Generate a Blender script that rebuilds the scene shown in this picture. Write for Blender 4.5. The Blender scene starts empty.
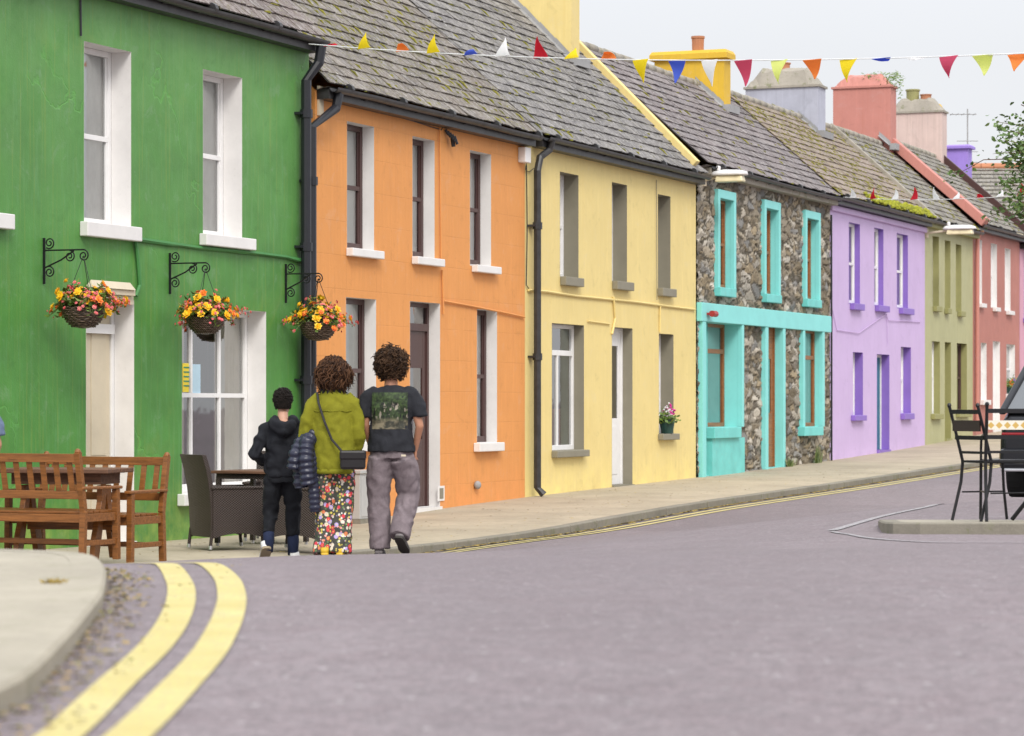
import bpy, bmesh, math, random
import numpy as np
from mathutils import Vector, Matrix, Quaternion
random.seed(7); np.random.seed(7)
R = math.radians
scene = bpy.context.scene
C = bpy.context.collection

# ------------------------------------------------------------------ camera, world, sun, exposure
FPX = 2844.4
cam = bpy.data.cameras.new('camera'); cam.lens = 100; cam.sensor_width = 36
cam.shift_y = 37/1024; cam.clip_end = 3000; cam.clip_start = 0.1
cam.dof.use_dof = True; cam.dof.focus_distance = 31; cam.dof.aperture_fstop = 5.0
camo = bpy.data.objects.new('camera', cam); C.objects.link(camo)
camo.location = (0, 0, 1.5); camo.rotation_euler = (R(90), 0, 0)
scene.camera = camo

SUN_EL, SUN_AZ = 42, 166          # azimuth clockwise from +Y: behind the camera, over its right shoulder
world = bpy.data.worlds.new('World'); scene.world = world; world.use_nodes = True
nt = world.node_tree; nt.nodes.clear()
N = nt.nodes.new; L = nt.links.new
sky = N('ShaderNodeTexSky'); sky.sky_type = 'NISHITA'; sky.sun_disc = False
sky.sun_elevation = R(SUN_EL); sky.sun_rotation = R(SUN_AZ); sky.air_density = 1; sky.dust_density = 4
tc = N('ShaderNodeTexCoord'); sep = N('ShaderNodeSeparateXYZ'); L(tc.outputs['Generated'], sep.inputs[0])
mr = N('ShaderNodeMapRange'); mr.inputs[1].default_value = 0.12; mr.inputs[2].default_value = 1
mr.inputs[3].default_value = 0; mr.inputs[4].default_value = 1
L(sep.outputs['Z'], mr.inputs[0])
ov = N('ShaderNodeMixRGB'); L(mr.outputs[0], ov.inputs[0])
ov.inputs[1].default_value = (0.635, 0.64, 0.66, 1); ov.inputs[2].default_value = (1.52, 1.56, 1.64, 1)   # overcast: the zenith is brighter than the horizon
nz = N('ShaderNodeTexNoise'); nz.inputs['Scale'].default_value = 2.2; nz.inputs['Detail'].default_value = 4
L(tc.outputs['Generated'], nz.inputs['Vector'])
cm = N('ShaderNodeMapRange'); cm.inputs[3].default_value = .93; cm.inputs[4].default_value = 1.07
L(nz.outputs[0], cm.inputs[0])
cl = N('ShaderNodeMixRGB'); cl.blend_type = 'MULTIPLY'; cl.inputs[0].default_value = 1
L(ov.outputs[0], cl.inputs[1]); L(cm.outputs[0], cl.inputs[2])
b1 = N('ShaderNodeBackground'); b1.inputs[1].default_value = 0.015; L(sky.outputs[0], b1.inputs[0])
b2 = N('ShaderNodeBackground'); b2.inputs[1].default_value = 1.0; L(cl.outputs[0], b2.inputs[0])
ad = N('ShaderNodeAddShader'); L(b1.outputs[0], ad.inputs[0]); L(b2.outputs[0], ad.inputs[1])
wo = N('ShaderNodeOutputWorld'); L(ad.outputs[0], wo.inputs[0])

sun = bpy.data.lights.new('sun', 'SUN'); sun.energy = 1.7; sun.angle = R(20); sun.color = (1, .965, .91)
suno = bpy.data.objects.new('sun', sun); C.objects.link(suno)
az = R(SUN_AZ); el = R(SUN_EL)
sd = Vector((math.sin(az)*math.cos(el), math.cos(az)*math.cos(el), math.sin(el)))
suno.rotation_euler = (-sd).to_track_quat('-Z', 'Y').to_euler(); suno.location = (5, -5, 20)
scene.view_settings.view_transform = 'Standard'; scene.view_settings.look = 'None'
scene.view_settings.exposure = 0.35; scene.view_settings.gamma = 1

# ------------------------------------------------------------------ street geometry: one straight facade line
PHI = math.atan2(.4, 1); U = Vector((math.sin(PHI), math.cos(PHI), 0)); NN = Vector((math.cos(PHI), -math.sin(PHI), 0))
P0 = Vector((0, 40.64, 0)); ANG = math.atan2(U.y, U.x)
def fac(px, py):                      # a pixel of the facade plane -> (t along the street, z)
    D = 46244/(1650-px)
    return (D-40.64)/.9285, 1.5-(py-405)/FPX*D
def tt(px): return fac(px, 0)[0]
def W(t, w, z):                       # t along the facade, w metres out from it
    p = P0 + U*t + NN*w; return Vector((p.x, p.y, z))
def Q(px, D, h):                      # view column px at distance D, h metres under the eye
    return Vector(((px-512)/FPX*D, D, 1.5-h))
base_pts = sorted([fac(*p) for p in [(0, 551), (120, 545), (300, 530), (430, 510), (525, 497), (693, 478), (828, 461), (922, 446), (975, 435), (1019, 428)]])
base_pts = [(-40, base_pts[0][1]-.1)] + base_pts + [(48, 1.25), (90, 2.2), (200, 4)]
BT = np.array([p[0] for p in base_pts]); BZ = np.array([p[1] for p in base_pts])
def zf(t):
    return float(np.mean([np.interp(t+d, BT, BZ) for d in (-2, -1, 0, 1, 2)]))

# ------------------------------------------------------------------ mesh helpers
def tag(o, label=None, cat=None, group=None, kind=None):
    if label: o['label'] = label
    if cat: o['category'] = cat
    if group: o['group'] = group
    if kind: o['kind'] = kind
    return o
def empty(name, loc, rz=0, label=None, cat=None, group=None):
    o = bpy.data.objects.new(name, None); C.objects.link(o); o.location = loc; o.rotation_euler = (0, 0, rz)
    o.empty_display_size = .2
    return tag(o, label, cat, group)
class MB:
    def __init__(s): s.v = []; s.f = []; s.m = []; s.uv = None
    def add(s, vs, fs, mi=0):
        n = len(s.v); s.v += [tuple(v) for v in vs]; s.f += [tuple(i+n for i in f) for f in fs]; s.m += [mi]*len(fs); return s
    def quad(s, a, b, c, d, mi=0): return s.add([a, b, c, d], [(0, 1, 2, 3)], mi)
    def box(s, x0, x1, y0, y1, z0, z1, mi=0):
        vs = [(x, y, z) for z in (z0, z1) for y in (y0, y1) for x in (x0, x1)]
        return s.add(vs, [(0, 2, 3, 1), (4, 5, 7, 6), (0, 1, 5, 4), (2, 6, 7, 3), (0, 4, 6, 2), (1, 3, 7, 5)], mi)
    def frus(s, x0, x1, y0, y1, z0, z1, i, mi=0):
        a = [(x0, y0, z0), (x1, y0, z0), (x1, y1, z0), (x0, y1, z0)]
        b = [(x0+i, y0+i, z1), (x1-i, y0+i, z1), (x1-i, y1-i, z1), (x0+i, y1-i, z1)]
        return s.add(a+b, [(3, 2, 1, 0), (4, 5, 6, 7)]+[(k, (k+1) % 4, (k+1) % 4+4, k+4) for k in range(4)], mi)
    def tube(s, pts, r, n=8, ry=None, caps=True, mi=0, up=None):
        pts = [Vector(p) for p in pts]; k = len(pts)
        rr = r if isinstance(r, (list, tuple)) else [r]*k
        rys = ry if isinstance(ry, (list, tuple)) else ([ry]*k if ry else rr)
        vs = []; ref = None
        for i in range(k):
            d = (pts[min(i+1, k-1)]-pts[max(i-1, 0)])
            if d.length < 1e-9: d = Vector((0, 0, 1))
            d.normalize()
            if ref is None:
                ref = Vector(up) if up else (Vector((1, 0, 0)) if abs(d.x) < .8 else Vector((0, 1, 0)))
            a = (ref - d*ref.dot(d))
            if a.length < 1e-4: a = d.orthogonal()
            a.normalize(); ref = a; b = d.cross(a)
            for j in range(n):
                th = 2*math.pi*j/n
                vs.append(pts[i] + a*(rr[i]*math.cos(th)) + b*(rys[i]*math.sin(th)))
        fs = [(i*n+j, i*n+(j+1) % n, (i+1)*n+(j+1) % n, (i+1)*n+j) for i in range(k-1) for j in range(n)]
        if caps: fs += [tuple(range(n-1, -1, -1)), tuple(range((k-1)*n, k*n))]
        return s.add(vs, fs, mi)
    def lathe(s, prof, cx=0, cy=0, n=16, mi=0):
        vs = [(cx+r*math.cos(2*math.pi*j/n), cy+r*math.sin(2*math.pi*j/n), z) for r, z in prof for j in range(n)]
        k = len(prof)
        fs = [(i*n+j, i*n+(j+1) % n, (i+1)*n+(j+1) % n, (i+1)*n+j) for i in range(k-1) for j in range(n)]
        return s.add(vs, fs, mi)
    def ball(s, c, rx, ry, rz, n=10, mi=0, jit=0):
        vs = []; m = n//2
        for i in range(m+1):
            ph = math.pi*i/m
            for j in range(n):
                th = 2*math.pi*j/n; q = 1+random.uniform(-jit, jit)
                vs.append((c[0]+rx*q*math.sin(ph)*math.cos(th), c[1]+ry*q*math.sin(ph)*math.sin(th), c[2]+rz*q*math.cos(ph)))
        return s.add(vs, [(i*n+j, (i+1)*n+j, (i+1)*n+(j+1) % n, i*n+(j+1) % n) for i in range(m) for j in range(n)], mi)
    def bar(s, a, b, w, h, mi=0, up=(0, 0, 1)):      # rectangular bar from a to b
        a = Vector(a); b = Vector(b); d = (b-a).normalized(); upv = Vector(up)
        x = d.cross(upv)
        if x.length < 1e-3: x = d.cross(Vector((0, 1, 0)))
        x.normalize(); y = x.cross(d)
        c = [x*w/2*i + y*h/2*j for i, j in ((-1, -1), (1, -1), (1, 1), (-1, 1))]
        return s.add([a+q for q in c]+[b+q for q in c], [(0, 3, 2, 1), (4, 5, 6, 7), (0, 1, 5, 4), (1, 2, 6, 5), (2, 3, 7, 6), (3, 0, 4, 7)], mi)
    def build(s, name, mat, parent=None, smooth=False, bevel=0, fix=True):
        me = bpy.data.meshes.new(name); me.from_pydata(s.v, [], s.f)
        for m in (mat if isinstance(mat, (list, tuple)) else [mat]): me.materials.append(m)
        if any(s.m): me.polygons.foreach_set('material_index', s.m)
        if fix:
            bm = bmesh.new(); bm.from_mesh(me); bmesh.ops.recalc_face_normals(bm, faces=bm.faces); bm.to_mesh(me); bm.free()
        if smooth: me.polygons.foreach_set('use_smooth', [True]*len(me.polygons))
        me.update()
        o = bpy.data.objects.new(name, me); C.objects.link(o)
        if parent: o.parent = parent
        if bevel:
            b = o.modifiers.new('bevel', 'BEVEL'); b.width = bevel; b.segments = 2; b.limit_method = 'ANGLE'
        return o

# ------------------------------------------------------------------ materials
def newmat(name):
    m = bpy.data.materials.new(name); m.use_nodes = True; m.node_tree.nodes.clear(); return m
class MT:
    def __init__(s, name): s.m = newmat(name); s.t = s.m.node_tree
    def n(s, typ, **kw):
        o = s.t.nodes.new(typ)
        for k, v in kw.items():
            if k.startswith('i_'):
                key = k[2:]; key = int(key) if key.isdigit() else key
                o.inputs[key].default_value = v
            else: setattr(o, k, v)
        return o
    def l(s, a, b): s.t.links.new(a, b)
    def coord(s, scale=(1, 1, 1), kind='Object'):
        t = s.n('ShaderNodeTexCoord'); mp = s.n('ShaderNodeMapping'); mp.inputs['Scale'].default_value = scale
        s.l(t.outputs[kind], mp.inputs[0]); return mp.outputs[0]
    def noise(s, scale, vec=None, det=5, rough=.6, dist=0):
        o = s.n('ShaderNodeTexNoise'); o.inputs['Scale'].default_value = scale; o.inputs['Detail'].default_value = det
        o.inputs['Roughness'].default_value = rough; o.inputs['Distortion'].default_value = dist
        if vec is not None: s.l(vec, o.inputs['Vector'])
        return o.outputs['Fac']
    def ramp(s, fac, a, b, c0=0.0, c1=1.0):
        o = s.n('ShaderNodeMapRange'); o.inputs[1].default_value = a; o.inputs[2].default_value = b
        o.inputs[3].default_value = c0; o.inputs[4].default_value = c1; s.l(fac, o.inputs[0]); return o.outputs[0]
    def mix(s, fac, a, b, bt='MIX'):
        o = s.n('ShaderNodeMixRGB', blend_type=bt)
        for i, q in enumerate((fac, a, b)):
            if hasattr(q, 'is_linked'): s.l(q, o.inputs[i])
            elif isinstance(q, (int, float)): o.inputs[i].default_value = q if i == 0 else (q, q, q, 1)
            else: o.inputs[i].default_value = (*q, 1) if len(q) == 3 else q
        return o.outputs[0]
    def math(s, op, a, b=0.0):
        o = s.n('ShaderNodeMath', operation=op)
        for i, q in enumerate((a, b)):
            if hasattr(q, 'is_linked'): s.l(q, o.inputs[i])
            else: o.inputs[i].default_value = q
        return o.outputs[0]
    def out(s, col, rough=.7, bump=None, bstr=.3, bdist=.02, spec=.4, metal=0):
        p = s.n('ShaderNodeBsdfPrincipled')
        if hasattr(col, 'is_linked'): s.l(col, p.inputs['Base Color'])
        else: p.inputs['Base Color'].default_value = (*col, 1)
        if hasattr(rough, 'is_linked'): s.l(rough, p.inputs['Roughness'])
        else: p.inputs['Roughness'].default_value = rough
        p.inputs['Specular IOR Level'].default_value = spec; p.inputs['Metallic'].default_value = metal
        if bump is not None:
            b = s.n('ShaderNodeBump'); b.inputs['Strength'].default_value = bstr; b.inputs['Distance'].default_value = bdist
            s.l(bump, b.inputs['Height']); s.l(b.outputs[0], p.inputs['Normal'])
        o = s.n('ShaderNodeOutputMaterial'); s.l(p.outputs[0], o.inputs[0]); return s.m
def scl(c, k): return tuple(min(1, x*k) for x in c)

def mat_wall(name, col, stain=(.1, .12, .05), patch=None, joints=False, var=.12, rough=.62, st=.35, stonelines=False):
    m = MT(name); v = m.coord()
    vs = m.coord((5, 5, .55))
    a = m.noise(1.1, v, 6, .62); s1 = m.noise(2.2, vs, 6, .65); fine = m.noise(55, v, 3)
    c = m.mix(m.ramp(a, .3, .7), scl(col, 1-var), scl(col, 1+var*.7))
    c = m.mix(m.ramp(s1, .52, .82, 0, .5), c, scl(col, 1.25) if patch is None else patch)
    blot = m.noise(.55, v, 7, .7, .6)
    c = m.mix(m.ramp(blot, .60, .78, 0, st), c, stain)
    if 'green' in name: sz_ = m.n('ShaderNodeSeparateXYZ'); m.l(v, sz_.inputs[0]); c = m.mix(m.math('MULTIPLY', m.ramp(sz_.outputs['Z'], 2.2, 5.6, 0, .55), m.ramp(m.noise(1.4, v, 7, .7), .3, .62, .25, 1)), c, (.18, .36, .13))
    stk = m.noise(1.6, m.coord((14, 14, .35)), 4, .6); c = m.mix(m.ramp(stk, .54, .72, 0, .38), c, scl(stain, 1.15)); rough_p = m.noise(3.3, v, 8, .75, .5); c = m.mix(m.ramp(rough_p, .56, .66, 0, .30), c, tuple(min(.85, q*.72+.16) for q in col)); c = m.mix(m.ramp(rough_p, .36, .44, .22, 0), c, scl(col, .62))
    # grime low on the wall, from splashing
    sp = m.n('ShaderNodeSeparateXYZ'); m.l(v, sp.inputs[0])
    low = m.math('MULTIPLY', m.ramp(sp.outputs['Z'], .1, .75, 1, 0), m.ramp(m.noise(2.5, v, 6, .7), .35, .7))
    c = m.mix(m.math('MULTIPLY', low, .7), c, scl(stain, 1.8))
    # hairline cracks
    vo = m.n('ShaderNodeTexVoronoi', feature='DISTANCE_TO_EDGE'); vo.inputs['Scale'].default_value = .45
    dv = m.n('ShaderNodeVectorMath', operation='ADD')
    nn = m.n('ShaderNodeTexNoise'); nn.inputs['Scale'].default_value = 2.2; nn.inputs['Detail'].default_value = 6; m.l(v, nn.inputs['Vector'])
    m.l(v, dv.inputs[0]); m.l(nn.outputs['Color'], dv.inputs[1]); m.l(dv.outputs[0], vo.inputs['Vector'])
    cr = m.math('MULTIPLY', m.ramp(vo.outputs[0], 0, .012, 1, 0), m.ramp(m.noise(.6, v, 2), .5, .62, 0, 1 if 'green' in name else .12))
    c = m.mix(m.math('MULTIPLY', cr, .45), c, scl(col, 1.7) if st > .3 else scl(col, .6))
    h = m.math('ADD', m.math('MULTIPLY', a, .8), m.math('MULTIPLY', fine, .25))
    h = m.math('ADD', h, m.math('MULTIPLY', m.noise(5, v, 4), .5))
    if joints:
        bv = m.n('ShaderNodeCombineXYZ'); m.l(sp.outputs['X'], bv.inputs[0]); m.l(sp.outputs['Z'], bv.inputs[1])
        br = m.n('ShaderNodeTexBrick'); br.inputs['Scale'].default_value = 1; br.inputs['Brick Width'].default_value = .9
        br.inputs['Row Height'].default_value = .42; br.inputs['Mortar Size'].default_value = .006; br.inputs['Mortar Smooth'].default_value = .3
        m.l(bv.outputs[0], br.inputs['Vector'])
        jm = m.math('MULTIPLY', br.outputs['Fac'], m.ramp(m.noise(1.7, v, 3), .35, .6, .15, 1))
        h = m.math('SUBTRACT', h, m.math('MULTIPLY', jm, .9)); c = m.mix(m.math('MULTIPLY', jm, .3), c, scl(col, .72))
    h = m.math('SUBTRACT', h, m.math('MULTIPLY', cr, .6))
    return m.out(c, rough, h, .35, .02, .3)
def mat_paint(name, col, rough=.5, var=.08, dirt=.15, dirtc=(.25, .22, .17)):
    m = MT(name); v = m.coord(); a = m.noise(3, v, 5); b = m.noise(14, v, 6, .7)
    c = m.mix(m.ramp(a, .3, .7), scl(col, 1-var), scl(col, 1+var*.5))
    c = m.mix(m.ramp(b, .58, .8, 0, dirt), c, dirtc)
    return m.out(c, rough, b, .15, .01, .35)
def mat_slate(name, tones, moss=(.20, .19, .035), mossamt=.5, lich=.25):
    m = MT(name); v = m.coord()
    g = m.n('ShaderNodeNewGeometry'); cr = m.n('ShaderNodeValToRGB'); m.l(g.outputs['Random Per Island'], cr.inputs[0])
    el = cr.color_ramp.elements; el[0].color = (*tones[0], 1); el[1].color = (*tones[-1], 1); cr.color_ramp.interpolation = 'LINEAR'
    for i, t in enumerate(tones[1:-1]):
        e = el.new((i+1)/(len(tones)-1)); e.color = (*t, 1)
    c = cr.outputs[0]
    big = m.noise(.5, v, 4); c = m.mix(m.ramp(big, .3, .7, 0, .45), c, scl(tones[1], 1.3)); c = m.mix(1.0, c, (.86, .84, .82), 'MULTIPLY')
    st = m.noise(9, m.coord((2.5, .6, .6)), 5, .7); c = m.mix(m.ramp(st, .50, .68, 0, .6), c, (.52, .50, .48)); c = m.mix(m.ramp(m.noise(5, v, 6, .75), .52, .66, 0, .5), c, scl(tones[2], .62))
    li = m.noise(26, v, 5, .75); c = m.mix(m.ramp(li, .56, .64, 0, min(1, lich*1.8)), c, (.62, .60, .54))
    mo = m.math('MULTIPLY', m.ramp(m.noise(9, m.coord((1.0, 2.2, 2.2)), 6, .8), .53, .60), m.ramp(m.noise(.8, v, 3), .40, .58, .25, 1))
    c = m.mix(m.math('MULTIPLY', mo, mossamt), c, moss)
    return m.out(c, .78, m.math('ADD', st, m.math('MULTIPLY', mo, 1.2)), .5, .012, .3)
def mat_simple(name, col, rough=.5, spec=.4, metal=0, bumpscale=None, bs=.3, var=.1, sc=6):
    m = MT(name); v = m.coord(); a = m.noise(sc, v, 5)
    c = m.mix(m.ramp(a, .3, .7), scl(col, 1-var), scl(col, 1+var))
    return m.out(c, rough, m.noise(bumpscale, v, 4) if bumpscale else None, bs, .01, spec, metal)
def mat_glass(name, tint=(.55, .6, .6), base=.25):
    m = MT(name); v = m.coord(); lw = m.n('ShaderNodeFresnel'); lw.inputs[0].default_value = 1.6
    b = m.n('ShaderNodeBump'); b.inputs['Strength'].default_value = .06; b.inputs['Distance'].default_value = .02; m.l(m.noise(2.5, v, 2), b.inputs['Height'])
    gl = m.n('ShaderNodeBsdfGlossy'); gl.inputs['Roughness'].default_value = .03; m.l(b.outputs[0], gl.inputs['Normal']); m.l(b.outputs[0], lw.inputs['Normal'])
    tr = m.n('ShaderNodeBsdfTransparent'); tr.inputs[0].default_value = (.93, .96, .95, 1)
    mx = m.n('ShaderNodeMixShader'); m.l(m.math('ADD', m.math('MULTIPLY', lw.outputs[0], 1.5), .22), mx.inputs[0])
    m.l(tr.outputs[0], mx.inputs[1]); m.l(gl.outputs[0], mx.inputs[2])
    o = m.n('ShaderNodeOutputMaterial'); m.l(mx.outputs[0], o.inputs[0]); return m.m
def mat_asphalt(name, base=.16):
    m = MT(name); v = m.coord(); f = m.noise(90, v, 3, .7); b = m.noise(.6, v, 5); md = m.noise(11, v, 5, .7)
    col = (base*1.17, base*1.0, base*1.045)
    c = m.mix(m.ramp(f, .34, .66), scl(col, .40), scl(col, 1.7))
    c = m.mix(m.ramp(b, .35, .65, 0, .55), c, scl(col, 1.3)); c = m.mix(m.ramp(md, .5, .75, 0, .45), c, scl(col, .6))
    g1 = m.noise(24, v, 4, .75); c = m.mix(m.ramp(g1, .42, .58, 0, .6), c, scl(col, .56)); g0 = m.noise(10, v, 3, .7); c = m.mix(m.ramp(g0, .42, .58, 0, .22), c, scl(col, 1.5)); g2 = m.noise(34, m.coord((1, .8, 1)), 3, .7)
    c = m.mix(m.ramp(g2, .56, .68, 0, .6), c, (col[0]*1.75, col[1]*1.6, col[2]*1.6)); g3 = m.noise(3.2, v, 6, .75); c = m.mix(m.ramp(g3, .42, .62, 0, .30), c, (col[0]*.78, col[1]*.66, col[2]*.68))
    sp_ = m.n('ShaderNodeTexVoronoi'); sp_.inputs['Scale'].default_value = 9; m.l(v, sp_.inputs['Vector']); c = m.mix(m.ramp(sp_.outputs['Distance'], .07, .11, .8, 0), c, (.55, .53, .52))
    vo = m.n('ShaderNodeTexVoronoi'); vo.inputs['Scale'].default_value = 65; m.l(v, vo.inputs['Vector'])
    chip = m.ramp(vo.outputs['Distance'], .1, .35, 1, 0)
    c = m.mix(m.math('MULTIPLY', chip, .45), c, scl(col, 1.9))
    # long tyre-worn bands along the street and patched areas
    sb = m.noise(.5, m.coord((.9, .13, 1)), 3); c = m.mix(m.ramp(sb, .45, .6, 0, .3), c, scl(col, .72))
    pt = m.n('ShaderNodeTexVoronoi'); pt.inputs['Scale'].default_value = .16; m.l(v, pt.inputs['Vector'])
    bw = m.n('ShaderNodeRGBToBW'); m.l(pt.outputs['Color'], bw.inputs[0])
    c = m.mix(m.ramp(bw.outputs[0], .62, .66, 0, .18), c, scl(col, .65))
    return m.out(c, .85, m.math('ADD', f, vo.outputs['Distance']), .6, .012, .3)
def mat_concrete(name, col=(.42, .38, .31), joint=None, moss=0.0):
    m = MT(name); v = m.coord(); a = m.noise(.9, v, 6, .65); b = m.noise(9, v, 6, .75); f = m.noise(60, v, 3)
    c = m.mix(m.ramp(a, .3, .7), scl(col, .8), scl(col, 1.15)); c = m.mix(m.ramp(b, .5, .75, 0, .5), c, scl(col, .6))
    c = m.mix(m.ramp(f, .5, .7, 0, .3), c, scl(col, 1.35))
    h = m.math('ADD', b, m.math('MULTIPLY', f, .4))
    if moss: c = m.mix(m.ramp(m.noise(5, v, 6, .8), .55, .66, 0, moss), c, (.13, .15, .05))
    return m.out(c, .85, h, .4, .015, .25)
def mat_wood(name, col=(.235, .09, .022), rough=.42):
    m = MT(name); v = m.coord((1.5, 1.5, 1.5)); a = m.noise(4, m.coord((6, 6, 6)), 6, .6, 1.5); g = m.noise(3, m.coord((1, 14, 14)), 6, .6, .8)
    c = m.mix(m.ramp(g, .3, .7), scl(col, .55), scl(col, 1.35)); c = m.mix(m.ramp(a, .55, .8, 0, .5), c, scl(col, .45))
    return m.out(c, rough, g, .3, .008, .4)
def mat_wicker(name, col=(.034, .024, .02)):
    m = MT(name); v = m.coord()
    sp = m.n('ShaderNodeSeparateXYZ'); m.l(v, sp.inputs[0])
    xy = m.math('ADD', sp.outputs['X'], sp.outputs['Y'])
    a = m.math('SINE', m.math('MULTIPLY', xy, 200)); b = m.math('SINE', m.math('MULTIPLY', sp.outputs['Z'], 260))
    w = m.math('MULTIPLY', a, b); k = m.ramp(w, -.6, .6)
    c = m.mix(k, scl(col, .25), scl(col, 2.5)); c = m.mix(m.ramp(m.noise(6, v), .4, .7, 0, .3), c, scl(col, 1.6))
    return m.out(c, .45, k, .8, .008, .4)

M = {}
M['moss'] = None
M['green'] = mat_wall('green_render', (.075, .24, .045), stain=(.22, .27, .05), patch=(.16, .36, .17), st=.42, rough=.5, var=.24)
M['orange'] = mat_wall('orange_render', (.70, .30, .088), stain=(.50, .19, .06), joints=True, st=.25, var=.05)
M['yellow'] = mat_wall('yellow_render', (.74, .59, .245), stain=(.62, .46, .15), st=.3, var=.05)
M['purple'] = mat_wall('lilac_render', (.56, .42, .66), stain=(.48, .36, .55), st=.2, var=.05)
M['olive'] = mat_wall('olive_render', (.42, .41, .225), stain=(.22, .22, .09), st=.4, var=.1)
M['red'] = mat_wall('rust_render', (.44, .18, .145), stain=(.35, .12, .08), st=.35, var=.12)
M['violet'] = mat_wall('violet_render', (.62, .33, .42), st=.2, var=.05, stain=(.5, .3, .4))
M['cream'] = mat_wall('cream_render', (.62, .56, .42), st=.3, var=.08, stain=(.4, .35, .25))
M['slateA'] = mat_slate('slate_brown', [(.14, .115, .10), (.19, .165, .145), (.115, .105, .10), (.25, .225, .20)], mossamt=.95)
M['slateG'] = mat_slate('slate_plum', [(.155, .125, .12), (.19, .155, .145), (.13, .11, .11)], mossamt=.5)
M['slateB'] = mat_slate('slate_grey', [(.14, .135, .135), (.19, .18, .178), (.115, .11, .115), (.26, .25, .24)], mossamt=.35, lich=.35)
M['slateC'] = mat_slate('slate_purple', [(.16, .135, .14), (.20, .17, .175), (.12, .105, .115), (.27, .24, .235)], mossamt=.15, lich=.3)
M['slateD'] = mat_slate('slate_mossy', [(.23, .175, .145), (.27, .21, .17), (.19, .15, .13)], moss=(.25, .21, .02), mossamt=.98)
M['slateE'] = mat_slate('slate_old', [(.19, .175, .155), (.235, .22, .195), (.15, .14, .13)], mossamt=.6)
M['white'] = mat_paint('white_paint', (.76, .74, .72), dirt=.18)
M['whitew'] = mat_paint('white_joinery', (.80, .79, .78), rough=.35, dirt=.06)
M['brown'] = mat_paint('dark_brown_joinery', (.075, .038, .035), rough=.35, dirt=.05)
M['teak'] = mat_wood('varnished_joinery', (.30, .11, .035))
M['grey'] = mat_paint('grey_paint', (.24, .22, .165), rough=.6)
M['turq'] = mat_paint('turquoise_paint', (.24, .68, .65), rough=.45, var=.06, dirt=.12, dirtc=(.2, .4, .38))
M['turqd'] = mat_paint('turquoise_paint_worn', (.17, .60, .56), rough=.5, var=.14, dirt=.6, dirtc=(.35, .42, .33))
M['violetp'] = mat_paint('deep_violet_paint', (.25, .15, .50), rough=.5)
M['teal'] = mat_paint('teal_door_paint', (.03, .16, .22), rough=.4)
M['olivep'] = mat_paint('olive_paint', (.30, .29, .12), rough=.6)
M['creamp'] = mat_paint('cream_paint', (.62, .54, .40), rough=.5)
M['black'] = mat_simple('black_plastic', (.018, .019, .024), .35)
M['gutter'] = mat_simple('gutter_plastic', (.035, .034, .035), .4, bumpscale=5, var=.4)
M['iron'] = mat_simple('wrought_iron', (.015, .015, .017), .45, metal=.3)
M['glass'] = mat_glass('window_glass')
M['curtain'] = mat_simple('net_curtain', (.80, .80, .77), .9, var=.12, sc=3)
M['curtaing'] = mat_simple('grey_green_curtain', (.55, .62, .58), .9, var=.12, sc=3)
M['blind'] = mat_simple('cream_blind', (.78, .71, .58), .9, var=.1, sc=3)
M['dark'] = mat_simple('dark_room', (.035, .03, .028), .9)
M['roadm'] = mat_asphalt('asphalt', .185)
M['paving'] = mat_concrete('pavement_concrete', (.40, .34, .25), moss=.15)
M['kerb'] = mat_concrete('kerb_stone', (.23, .21, .17), moss=.6)
M['nearpav'] = mat_concrete('near_concrete', (.35, .315, .25), moss=.3)
M['wood'] = mat_wood('orange_teak')
M['woodd'] = mat_wood('dark_worn_wood', (.14, .07, .04), .7)
M['wicker'] = mat_wicker('dark_wicker')
M['chrome'] = mat_simple('steel_foot', (.6, .6, .62), .3, metal=.8)
M['capc'] = mat_concrete('chimney_cap', (.34, .31, .26), moss=.8)
M['clay'] = mat_concrete('clay_pot', (.45, .20, .11))
M['mustard'] = mat_wall('mustard_render', (.66, .42, .04), st=.3, var=.1, stain=(.45, .3, .05))
M['greych'] = mat_wall('pale_grey_render', (.42, .43, .50), st=.5, var=.15, stain=(.2, .2, .24))
M['redch'] = mat_wall('salmon_render', (.52, .22, .18), st=.3, var=.08, stain=(.4, .15, .1))
M['pinkch'] = mat_wall('pale_pink_render', (.62, .48, .43), st=.5, var=.1, stain=(.25, .2, .16))
M['purch'] = mat_wall('violet_chimney', (.32, .22, .62), st=.2, var=.08, stain=(.3, .2, .5))
M['lead'] = mat_concrete('lead_flashing', (.33, .33, .33))
def mat_yline():
    m = MT('yellow_road_paint'); v = m.coord(); a = m.noise(45, v, 4, .8); b = m.noise(3, v, 4)
    k = m.math('MULTIPLY', m.ramp(a, .50, .60), m.ramp(b, .3, .65, .35, 1))
    c = m.mix(m.ramp(b, .3, .7), (.48, .40, .14), (.60, .52, .21)); c = m.mix(m.math('MULTIPLY', k, .8), c, (.26, .23, .19))
    return m.out(c, .75, a, .4, .008)
M['yline'] = mat_yline()
def mat_wline():
    m = MT('white_road_paint'); v = m.coord(); a = m.noise(35, v, 4, .8)
    c = m.mix(m.ramp(a, .38, .56), (.45, .44, .44), (.20, .18, .19)); return m.out(c, .8)
M['wline'] = mat_wline()
def mat_stonewall():
    m = MT('rubble_stone'); v = m.coord()
    at = m.n('ShaderNodeAttribute'); at.attribute_name = 'stone'
    n1 = m.noise(14, v, 6, .75); n2 = m.noise(45, v, 4, .7)
    c = m.mix(m.ramp(n1, .3, .7, 0, 1), at.outputs['Color'], at.outputs['Color'])
    d = m.mix(1.0, at.outputs['Color'], (.55, .55, .55), 'MULTIPLY')
    c = m.mix(m.ramp(n1, .40, .62, 0, .6), c, d); c = m.mix(m.ramp(n2, .58, .72, 0, .4), c, (.58, .54, .46))
    return m.out(c, .85, m.math('ADD', n1, n2), .7, .02, .25)
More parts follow.
